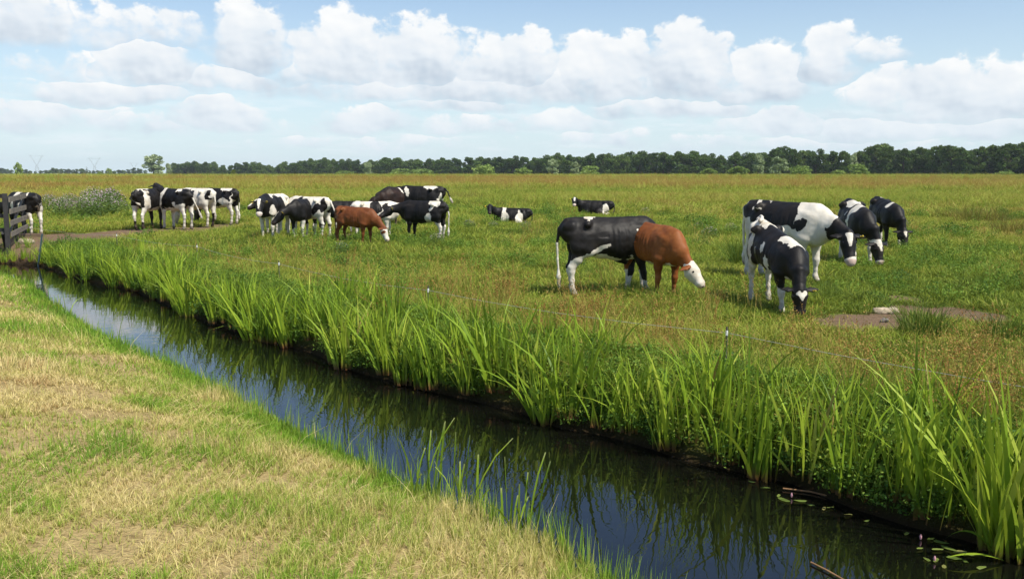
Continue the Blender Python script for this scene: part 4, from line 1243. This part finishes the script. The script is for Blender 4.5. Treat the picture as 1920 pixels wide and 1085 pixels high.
def build_gate():
    wood = plain_mat('weathered_wood', (.24, .21, .165), (.13, .115, .095), 9, .85, .5)
    dark = plain_mat('tarred_post', (.045, .043, .042), (.025, .024, .024), 9, .7, .4)
    def at_depth(px, Y):
        r = ray(px, HOR); return Vector((r[0] * Y / r[1], Y, 0))
    a, b = at_depth(8, 24.4), at_depth(41, 28.1)
    root = bpy.data.objects.new('field_gate', None); COL.objects.link(root); root.location = a
    u = (b - a); L = u.length; u.normalize()
    root.rotation_euler = (0, 0, math.atan2(u.y, u.x))
    tag(root, 'weathered grey timber gate of four boards on dark posts beside the ditch', 'gate')
    def wb(x0, x1, z0, z1, y, w, hgt, nm, mat):
        mb = MB(); mb.bar((x0, y, z0), (x1, y, z1), w, hgt); return mb.build(nm, mat, root)
    for z in (.30, .605, .915, 1.235):
        wb(.06, L + .06, z, z + random.uniform(-.02, .02), -.06, .03, .135, 'board', wood)
    wb(.1, L, .30, 1.2, .0, .03, .09, 'brace', wood)
    for x, hh, w in ((0, 1.40, .115), (L * .5, 1.28, .08), (L, 1.34, .10)):
        mb = MB(); mb.box((x, .03, hh / 2 - .35), (w, w, hh + .7)); mb.build('post', dark, root)
    wb(.02, .75, .35, -.45, .14, .07, .10, 'strut', dark)
    wb(.50, 1.10, .25, -.40, .14, .07, .10, 'strut', dark)
    # fence carrying on to the left, out of view
    f = bpy.data.objects.new('board_fence', None); COL.objects.link(f); f.location = a
    tag(f, 'dark board fence running out of view to the left of the gate post', 'fence')
    for z in (.42, .80, 1.12, 1.33):
        mb = MB(); mb.bar((-.10, .04, z), (-3.4, .9, z), .03, .11); mb.build('board', dark, f)
    for x in (-1.6, -3.2):
        mb = MB(); mb.box((x, -x * .26 + .12, .4), (.10, .10, 1.9)); mb.build('post', dark, f)
    # leaning pale stake
    p, q = gp(68, 497, WZ), on_ground(81, 470)
    st = MB(); top = Vector((q[0], q[1], q[2] + .42))
    base = Vector((p[0], p[1], WZ - .3))
    st.tube([(0, 0, 0), top - base], .022, 8)
    o = st.build('pale_stake', plain_mat('pale_plastic', (.42, .55, .60), (.36, .47, .52), 10, .5), None, True, base)
    tag(o, 'thin pale blue stake leaning at the end of the ditch near the gate', 'stake')
    # sleepers / board lying on the dam
    q = on_ground(48, 444)
    mb = MB(); mb.box((0, 0, .05), (1.0, .22, .10)); o = mb.build('timber_beam', plain_mat('old_beam', (.22, .15, .10), (.14, .10, .07), 6, .9), None, False, (q[0], q[1], q[2]))
    tag(o, 'low brown timber beam lying on the track at the gate foot', 'beam')

def build_wire():
    wm = plain_mat('poly_wire', (.42, .42, .38), (.34, .34, .30), 30, .5)
    pm = plain_mat('fence_stake', (.10, .09, .08), (.06, .055, .05), 10, .7)
    im = plain_mat('white_insulator', (.78, .78, .75), (.7, .7, .68), 10, .4)
    root = bpy.data.objects.new('wire_fence', None); COL.objects.link(root)
    s = np.concatenate([[0], np.cumsum(np.hypot(*np.diff(RE, axis=0).T))])
    P = []
    for q in np.arange(4, s[-1] - 2, 4.6):
        x, y = np.interp(q, s, RE[:, 0]), np.interp(q, s, RE[:, 1])
        x2, y2 = np.interp(q + 1, s, RE[:, 0]), np.interp(q + 1, s, RE[:, 1])
        t = Vector((x2 - x, y2 - y)).normalized()
        P.append(Vector((x - t.y * 1.25, y + t.x * 1.25, 0)))
    root.location = (P[0].x, P[0].y, 0)
    tag(root, 'thin pale electric wire on slim stakes along the pasture side of the ditch', 'fence')
    o0 = P[0].copy()
    zt = .42
    pts = []
    for a, b in zip(P[:-1], P[1:]):
        for k in range(4):
            t = k / 4; sag = .05 * 4 * t * (1 - t)
            pts.append(a.lerp(b, t) - o0 + Vector((0, 0, zt - sag)))
    mb = MB(); mb.tube(pts, .0026, 5); mb.build('wire', wm, root)
    for p in P:
        z = H1(p.x, p.y)
        mb = MB(); mb.tube([(p.x - o0.x, p.y - o0.y, z - .2), (p.x - o0.x, p.y - o0.y, zt + .06)], .009, 6)
        po = mb.build('stake', pm, root)
        mb = MB(); mb.tube([(p.x - o0.x, p.y - o0.y, zt - .025), (p.x - o0.x, p.y - o0.y, zt + .025)], .012, 8); mb.build('insulator', im, po)

def rock(px, py, size, seed, label, c=(.36, .32, .26)):
    p = on_ground(px, py)
    rng = np.random.default_rng(seed)
    v, q = mesh_sdf([Cone((-size[0] * .25, 0, size[2] * .3), (size[0] * .25, .01, size[2] * .35), (size[1] * .45, size[2] * .55), (size[1] * .40, size[2] * .5))] +
                    [Cone(rng.uniform(-.4, .4, 3) * size + [0, 0, size[2] * .3], rng.uniform(-.35, .35, 3) * size + [0, 0, size[2] * .3], size[2] * .4, size[2] * .3, k=.02) for _ in range(5)], max(size) / 28)
    v = v + (np.stack([fbm(v * 22, 50 + i, 3) for i in range(3)], -1) - .5) * size[2] * .35
    o = link('stone', mesh_np('stone', v, q, None, plain_mat('field_stone', c, tuple(x * .55 for x in c), 14, .9, .6), True), loc=p - np.array([0, 0, .01]))
    tag(o, label, 'stone')

def build_small():
    rock(1660, 587, np.array([.46, .22, .105]), 3, 'flat pale stone lying beside the bare patch of earth', (.50, .41, .29))
    rock(1658, 604, np.array([.085, .07, .06]), 4, 'small round stone on the bare earth below the flat stone', (.22, .19, .17))
    rock(50, 457, np.array([.5, .3, .16]), 6, 'pale lump of rubble at the foot of the gate', (.42, .34, .26))
    # rush tussocks
    rm = leaf_mat('rush', [(0, (.03, .07, .012)), (.6, (.06, .12, .018)), (1, (.13, .15, .035))], src='OBJECT', spread=.35, transl=.25)
    rb = leaf_mat('brown_rush', [(0, (.10, .11, .02)), (.5, (.20, .15, .045)), (1, (.27, .17, .06))], src='OBJECT', spread=.4, transl=.25)
    for px, py, r, h, m, lb in ((1728, 632, .26, .42, rm, 'dark green rush tussock between the two bare patches of earth'), (1890, 640, .25, .35, rm, 'green rush tussock at the right edge beyond the ditch'),
                                (1840, 420, .9, .75, rb, 'left brownish rush tussock in the right of the pasture'), (1905, 440, .7, .55, rb, 'right brownish rush tussock at the edge of the picture'), (1790, 410, .8, .4, rb, 'faded low rush tussock left of the brown pair'),
                                (1384, 497, .16, .62, rm, 'dark upright weed left of the large pied cow'), (870, 378, 1.2, .7, rb, 'brown rush tussock beyond the lying cow')):
        p = on_ground(px, py)
        o = link('rush_tussock', mesh_np('rush_leaves', *blades(int(160 + r * 260), r, h, .008 + .004 * r, .35, .35, seg=4, rng=np.random.default_rng(px)), mat=m), loc=p)
        tag(o, lb, 'tussock')
    # thistles in flower, far left
    tm = leaf_mat('thistle_leaves', [(0, (.06, .11, .03)), (.6, (.13, .20, .05)), (1, (.20, .26, .07))], src='OBJECT', spread=.3, transl=.25)
    fm = leaf_mat('thistle_heads', [(0, (.42, .26, .38)), (.5, (.55, .40, .48)), (1, (.68, .58, .58))], src='OBJECT', spread=.45, transl=.3)
    kinds = []
    for i in range(4):
        lf, st = herb_proto(420, .55, 1.05, .055, tm)
        a = RNG.uniform(0, 6.28, 90); r = .5 * np.sqrt(RNG.uniform(0, 1, 90))
        fl = leaf_quads(np.column_stack([r * np.cos(a), r * np.sin(a), 1.05 * (1 - .35 * (r / .5) ** 2) + RNG.normal(0, .06, 90)]), .030, up=.2)
        kinds.append((mesh_np('thistle_leaves', *join([lf, st]), mat=tm), mesh_np('thistle_flowers', *fl, mat=fm)))
    def thistle(px, py, s, lb, grp):
        p = on_ground(px, py)
        root = bpy.data.objects.new('thistle', None); COL.objects.link(root); root.location = p
        root.rotation_euler = (0, 0, random.uniform(0, 6.28)); root.scale = (s * 1.2, s * 1.2, s)
        tag(root, lb, 'thistle', grp)
        a, b = kinds[random.randrange(4)]
        link('leaves', a, root); link('flower_heads', b, root)
    for i in range(34):
        px = random.uniform(88, 232); py = random.uniform(386, 412)
        thistle(px, py, random.uniform(.55, .95) * (1.15 if 150 < px < 215 else .85), 'thistle with pale purple heads in the patch left of the herd', 'thistle patch on the left')
    for px, py, s in ((1690, 432, .38), (1655, 440, .3), (805, 415, .4), (835, 428, .35), (880, 432, .35), (925, 432, .3), (985, 436, .35), (1330, 452, .4), (1370, 440, .35), (1310, 435, .3), (820, 462, .35), (1210, 404, .35), (640, 478, .3)):
        thistle(px, py, s, 'low thistle scattered in the grazed pasture', 'low scattered thistles')
    # feeding trough far out
    r = ray(521, 331); d = 330
    tr = bpy.data.objects.new('water_trough', None); COL.objects.link(tr); tr.location = (r[0] * d / r[1], d, .45)
    tag(tr, 'small pale oblong trough far out in the meadow before the belt', 'trough')
    mb = MB(); L, W, Hh = 3.2, 1.0, .62
    mb.box((0, -W / 2, Hh / 2), (L, .06, Hh)); mb.box((0, W / 2, Hh / 2), (L, .06, Hh)); mb.box((-L / 2 + .03, 0, Hh / 2), (.058, W - .065, Hh - .004)); mb.box((L / 2 - .03, 0, Hh / 2), (.058, W - .065, Hh - .004)); mb.box((0, 0, .05), (L - .13, W - .07, .06))
    mb.build('basin', plain_mat('pale_concrete', (.50, .40, .30), (.42, .33, .25), 4, .9), tr)
    for x in (-1.2, 1.2):
        mb = MB(); mb.box((x, 0, -.3), (.2, .8, .59)); mb.build('foot', bpy.data.materials['pale_concrete'], tr)
    # floating plants and sticks
    fmat = leaf_mat('floating_leaf', [(0, (.10, .15, .03)), (.6, (.17, .22, .05)), (1, (.25, .20, .08))], src='OBJECT', spread=.5, transl=.2)
    def floaters(name, lst, lb):
        C = np.array([[*gp(px, py, WZ)[:2], WZ + .006] for px, py, s in lst]); o0 = C.mean(0)
        n = len(lst); V, Q = [], []
        for (px, py, s), c in zip(lst, C):
            b = len(V); a = random.uniform(0, 6.28)
            for k in range(8):
                t = 2 * math.pi * k / 8
                x, y = math.cos(t) * s, math.sin(t) * s * .4
                V.append((c[0] - o0[0] + x * math.cos(a) - y * math.sin(a), c[1] - o0[1] + x * math.sin(a) + y * math.cos(a), random.uniform(0, .008)))
            Q += [[b, b + 1, b + 2, b + 3], [b, b + 3, b + 4, b + 7], [b + 4, b + 5, b + 6, b + 7]]
        me = mesh_np(name, np.array(V), np.array(Q), {'tip': np.ones(len(V)), 'rnd': np.repeat(np.random.default_rng(3).uniform(0, 1, n), 8)}, fmat)
        o = link(name, me, None, o0); tag(o, lb, 'water plant'); return o
    o = floaters('floating_weed', [(1765, 1018, .05), (1780, 1030, .06), (1800, 1036, .05), (1758, 1032, .04), (1790, 1048, .05), (1755, 1052, .04), (1815, 1040, .04), (1745, 1012, .04), (1770, 1064, .035), (1810, 1054, .03), (1840, 1066, .04), (1725, 1030, .03), (1738, 1050, .035), (1700, 1002, .03)], 'raft of small floating leaves by the biggest iris clump')
    bl = MB()
    o2 = floaters('floating_weed', [(1470, 938, .06), (1500, 940, .05), (1545, 955, .035), (1556, 953, .03), (1435, 916, .04), (1460, 930, .03), (1410, 905, .03), (1520, 948, .03), (1590, 966, .035), (1625, 978, .03)], 'few narrow leaves floating under the middle of the far bank')
    fl = plain_mat('pink_flower', (.60, .32, .36), (.5, .25, .3), 30, .6)
    for px, py, root in ((1484, 933, o2), (1726, 1012, o), (1752, 1053, o)):
        q = gp(px, py, WZ); mb = MB(); mb.tube([(0, 0, 0), (0, 0, .02), (0, 0, .036)], [.005, .009, .003], 6)
        mb.build('flower_spike', fl, root, True, (q[0] - root.location.x, q[1] - root.location.y, .0))
    stm = plain_mat('dead_stem', (.30, .17, .08), (.2, .11, .05), 12, .7)
    for pts, lb in ((((1468, 918), (1520, 924), (1560, 934), (1592, 942)), 'long thin brown stem floating under the far bank'), (((1520, 1057), (1550, 1072), (1585, 1092)), 'short brown stem floating at the bottom edge of the picture')):
        q = [Vector((*gp(x, y, WZ)[:2], WZ + .012)) for x, y in pts]
        mb = MB(); mb.tube([p - q[0] for p in q], .007, 6); o = mb.build('floating_twig', stm, None, True, q[0]); tag(o, lb, 'twig')
    # two iris leaves bent over the water
    il = bpy.data.materials['iris_leaf']
    for k, (x0, y0, x1, y1, hgt, lb) in enumerate(((1868, 1044, 1772, 1020, .10, 'iris leaf arching over to the left just above the water'), (1880, 1052, 1776, 1056, .03, 'iris leaf lying flat on the water at the lower right'))):
        a, b = Vector((*gp(x0, y0, WZ)[:2], WZ)), Vector((*gp(x1, y1, WZ)[:2], WZ + .03))
        V = []
        for i in range(9):
            t = i / 8; c = (b - a) * t + Vector((0, 0, hgt * 4 * t * (1 - t) + .012)); sd = (b - a).cross(Vector((0, 0, 1))).normalized() * (.018 * (1 - t ** 3) + .001)
            V += [tuple(c - sd), tuple(c + sd)]
        Q = [[2 * i, 2 * i + 1, 2 * i + 3, 2 * i + 2] for i in range(8)]
        o = link('bent_leaf', mesh_np('bent_leaf', np.array(V), np.array(Q), {'tip': np.ones(18), 'rnd': np.full(18, .7)}, il, True), None, a); tag(o, lb, 'leaf')

# ------------------------------------------------------------------ light, sky, air
SUN_EL, SUN_DIR = 56.0, (0.74, -0.67)
def build_sky():
    w = bpy.data.worlds.new('World'); sc.world = w; w.use_nodes = True
    t = NT(w.node_tree); t.N.clear()
    out = t.n('ShaderNodeOutputWorld'); bg = t.n('ShaderNodeBackground')
    sky = t.n('ShaderNodeTexSky', sky_type='NISHITA'); sky.sun_disc = False
    sky.sun_elevation = math.radians(SUN_EL); sky.sun_rotation = math.atan2(SUN_DIR[0], SUN_DIR[1])
    sky.air_density = 1.0; sky.dust_density = .5; sky.ozone_density = 1.5
    skyc = t.n('ShaderNodeVectorMath', operation='SCALE'); t.L.new(sky.outputs[0], skyc.inputs[0]); skyc.inputs['Scale'].default_value = SKY_STRENGTH
    skyc = t.mix(1.0, skyc.outputs[0], (.92, .98, 1.06), 'MULTIPLY')
    tc = t.n('ShaderNodeTexCoord').outputs['Generated']
    sp = t.n('ShaderNodeSeparateXYZ'); t.L.new(tc, sp.inputs[0])
    u = t.m('MULTIPLY', t.m('ARCTAN2', sp.outputs[0], sp.outputs[1]), 57.2958)
    v = t.m('MULTIPLY', t.m('ARCSINE', sp.outputs[2]), 57.2958)
    cb0 = t.n('ShaderNodeCombineXYZ'); t.L.new(u, cb0.inputs[0]); t.L.new(t.m('MULTIPLY', v, 1.25), cb0.inputs[1])
    wn = t.n('ShaderNodeTexNoise'); t.L.new(cb0.outputs[0], wn.inputs['Vector']); wn.inputs['Scale'].default_value = .33; wn.inputs['Detail'].default_value = 4
    wv = t.n('ShaderNodeSeparateXYZ'); t.L.new(wn.outputs[1], wv.inputs[0])
    u0, v0 = u, v
    skyc = t.mix(t.m('MULTIPLY', t.smooth(17.0, -4.0, v), .95), skyc, (.60, .735, .80))
    u = t.m('ADD', u, t.m('MULTIPLY_ADD', wv.outputs[0], 3.4, -1.7)); v = t.m('ADD', v, t.m('MULTIPLY_ADD', wv.outputs[1], 1.5, -.75))
    vec = cb0.outputs[0]
    def nz(vec, sc_, det, ro, off=None, st=None):
        x = vec
        if off or st:
            mp = t.n('ShaderNodeMapping'); t.L.new(vec, mp.inputs[0])
            if off: mp.inputs['Location'].default_value = (*off, 0)
            if st: mp.inputs['Scale'].default_value = (*st, 1)
            x = mp.outputs[0]
        return t.noise(x, sc_, det, ro)
    n1 = nz(vec, .52, 9, .59); n2 = nz(vec, .30, 3, .45); n3 = nz(vec, .30, 3, .45, off=(.20, .30))
    big = nz(vec, .20, 2, .5, off=(3.1, 7.7))
    CL = [(960, 176, 570, 72, .85), (640, 150, 300, 78, .6), (1260, 162, 300, 72, .6), (300, 160, 240, 62, .42), (1760, 215, 260, 70, .55), (200, 246, 330, 44, .25), (30, 62, 115, 85, 1), (235, 75, 190, 62, .55), (275, 142, 105, 80, 1), (475, 110, 95, 100, 1), (430, 158, 120, 45, .8), (640, 132, 110, 108, 1), (790, 142, 125, 108, 1), (950, 150, 130, 88, 1), (1130, 166, 135, 105, 1), (1285, 166, 110, 118, 1),
          (1430, 172, 110, 84, 1), (1555, 132, 68, 76, 1), (1620, 112, 70, 32, .5), (1770, 208, 140, 92, 1), (1890, 205, 130, 84, 1), (1640, 196, 62, 56, .9), (225, 192, 140, 44, .9), (420, 234, 100, 55, 1), (690, 240, 105, 46, .9), (860, 203, 150, 36, .7), (890, 248, 110, 34, .6),
          (70, 182, 60, 30, .5), (60, 240, 150, 50, .6), (260, 244, 140, 30, .5), (1060, 242, 120, 40, .7), (1260, 214, 200, 42, .75), (1440, 244, 130, 48, .8), (1660, 252, 170, 52, .7), (1860, 250, 130, 46, .7), (1130, 268, 120, 26, .5), (700, 275, 250, 22, .35), (1500, 278, 330, 26, .45)]
    Bf = None; hf = None
    for x, yb, hw, hh, st in CL:
        r = ray(x, yb); r = r / np.linalg.norm(r)
        cu = math.degrees(math.atan2(r[0], r[1])); cv = math.degrees(math.asin(r[2]))
        wd = hw / F * 57.3; hd = hh / F * 57.3
        du = t.m('MULTIPLY_ADD', u, 1 / wd, -cu / wd)
        dv = t.m('MULTIPLY_ADD', v, 1 / hd, -cv / hd)
        dd = t.m('MAXIMUM', dv, t.m('MULTIPLY', dv, -3.2))
        q = t.m('ADD', t.m('MULTIPLY', du, du), t.m('MULTIPLY', dd, dd))
        b = t.m('MULTIPLY_ADD', q, -st, st)
        if Bf is None: Bf, hf = b, dv
        else:
            g = t.m('GREATER_THAN', b, Bf)
            hf = t.m('MULTIPLY_ADD', g, t.m('SUBTRACT', dv, hf), hf)
            Bf = t.m('MAXIMUM', Bf, b)
    Bf = t.m('MAXIMUM', Bf, -1.2)
    D = t.m('ADD', Bf, t.m('MULTIPLY_ADD', n1, 2.2, -1.10))
    v = v0; u = u0
    alpha = t.m('MULTIPLY', t.smooth(-.10, t.m('MULTIPLY_ADD', t.m('MINIMUM', t.m('MAXIMUM', hf, -.2), .8), -.90, .90), D), .97)
    # thin streaks low down
    st = nz(vec, .35, 5, .6, off=(1.7, 2.2), st=(.55, 3.2))
    lo = t.m('MULTIPLY', t.m('MULTIPLY', t.smooth(.46, .68, st), t.smooth(.3, 1.6, v)), t.m('MULTIPLY', t.smooth(6.5, 3.5, v), .5))
    relief = t.m('SUBTRACT', n2, n3)
    lum = t.m('MULTIPLY_ADD', relief, 2.0, t.m('MULTIPLY_ADD', t.m('MINIMUM', t.m('MAXIMUM', hf, -.4), 1.0), .54, .23))
    lum = t.m('MULTIPLY_ADD', t.m('SUBTRACT', n1, .5), .42, lum)
    lum = t.m('MULTIPLY_ADD', t.m('SUBTRACT', big, .5), .6, lum, clamp=True)
    cc = t.ramp(lum, [(0, (.47, .545, .63)), (.35, (.67, .72, .77)), (.65, (.78, .80, .815)), (1, (.87, .865, .85))])
    hz = t.smooth(5.5, .5, v)
    cc = t.mix(t.m('MULTIPLY', hz, .45), cc, (.66, .76, .82))
    c = t.mix(t.m('MULTIPLY', lo, t.m('SUBTRACT', 1, alpha)), skyc, (.74, .80, .84))
    c = t.mix(alpha, c, cc)
    t.L.new(c, bg.inputs[0]); bg.inputs[1].default_value = 1.0
    # the rest of the sky: scattered cumulus overhead and behind the view
    bg2 = t.n('ShaderNodeBackground')
    o2 = t.noise(tc, 3.2, 4, .55)
    rest = t.m('MULTIPLY', t.m('MULTIPLY', t.smooth(.56, .66, o2), t.smooth(26, 36, v)), t.smooth(75, 50, v))
    t.L.new(t.mix(rest, skyc, (.86, .87, .88)), bg2.inputs[0])
    inb = t.m('MULTIPLY', t.m('MULTIPLY', t.m('LESS_THAN', t.m('ABSOLUTE', u), 50.0), t.m('LESS_THAN', v, 14.5)), t.m('GREATER_THAN', v, -.5))
    mxs = t.n('ShaderNodeMixShader')
    t.L.new(inb, mxs.inputs[0]); t.L.new(bg2.outputs[0], mxs.inputs[1]); t.L.new(bg.outputs[0], mxs.inputs[2])
    t.L.new(mxs.outputs[0], out.inputs[0])
    ld = bpy.data.lights.new('sun', 'SUN'); ld.energy = SUN_E; ld.angle = math.radians(.53); ld.color = (1, .94, .82)
    lo_ = bpy.data.objects.new('sun', ld); COL.objects.link(lo_)
    e = math.radians(SUN_EL); h = Vector((*SUN_DIR, 0)).normalized() * math.cos(e)
    d = Vector((h.x, h.y, math.sin(e)))
    lo_.rotation_euler = d.to_track_quat('Z', 'Y').to_euler(); lo_.location = (0, 0, 50)

def build_haze():
    m = bpy.data.materials.new('haze_air'); m.use_nodes = True
    t = NT(m.node_tree); t.N.clear()
    out = t.n('ShaderNodeOutputMaterial'); pv = t.n('ShaderNodeVolumePrincipled')
    pv.inputs['Color'].default_value = (.80, .88, .97, 1); pv.inputs['Density'].default_value = HAZE; pv.inputs['Anisotropy'].default_value = .0
    t.L.new(pv.outputs[0], out.inputs['Volume'])
    mb = MB(); mb.box((0, 0, 0), (9000, 9000, 52.2))
    o = mb.build('haze', m, None, False, (0, 0, 24.1))
    tag(o, kind='stuff')

SKY_STRENGTH, SUN_E, HAZE = .11, 5.0, .00010
build_ground(); build_water()
build_sward(); build_sorrel(); build_herbs(); build_dry_bank()
build_irises(); build_cows(); build_trees()
build_pylons(); build_gate(); build_wire(); build_small()
build_sky(); build_haze()

sc.view_settings.view_transform = 'Standard'
sc.view_settings.look = 'None'
sc.view_settings.exposure = 0.28
sc.view_settings.gamma = 1.0
sc.view_settings.use_curve_mapping = False
cy = sc.cycles
cy.max_bounces = 5; cy.diffuse_bounces = 2; cy.glossy_bounces = 3; cy.transmission_bounces = 3; cy.transparent_max_bounces = 4; cy.volume_bounces = 0
cy.caustics_reflective = False; cy.caustics_refractive = False
cy.sample_clamp_indirect = 4.0
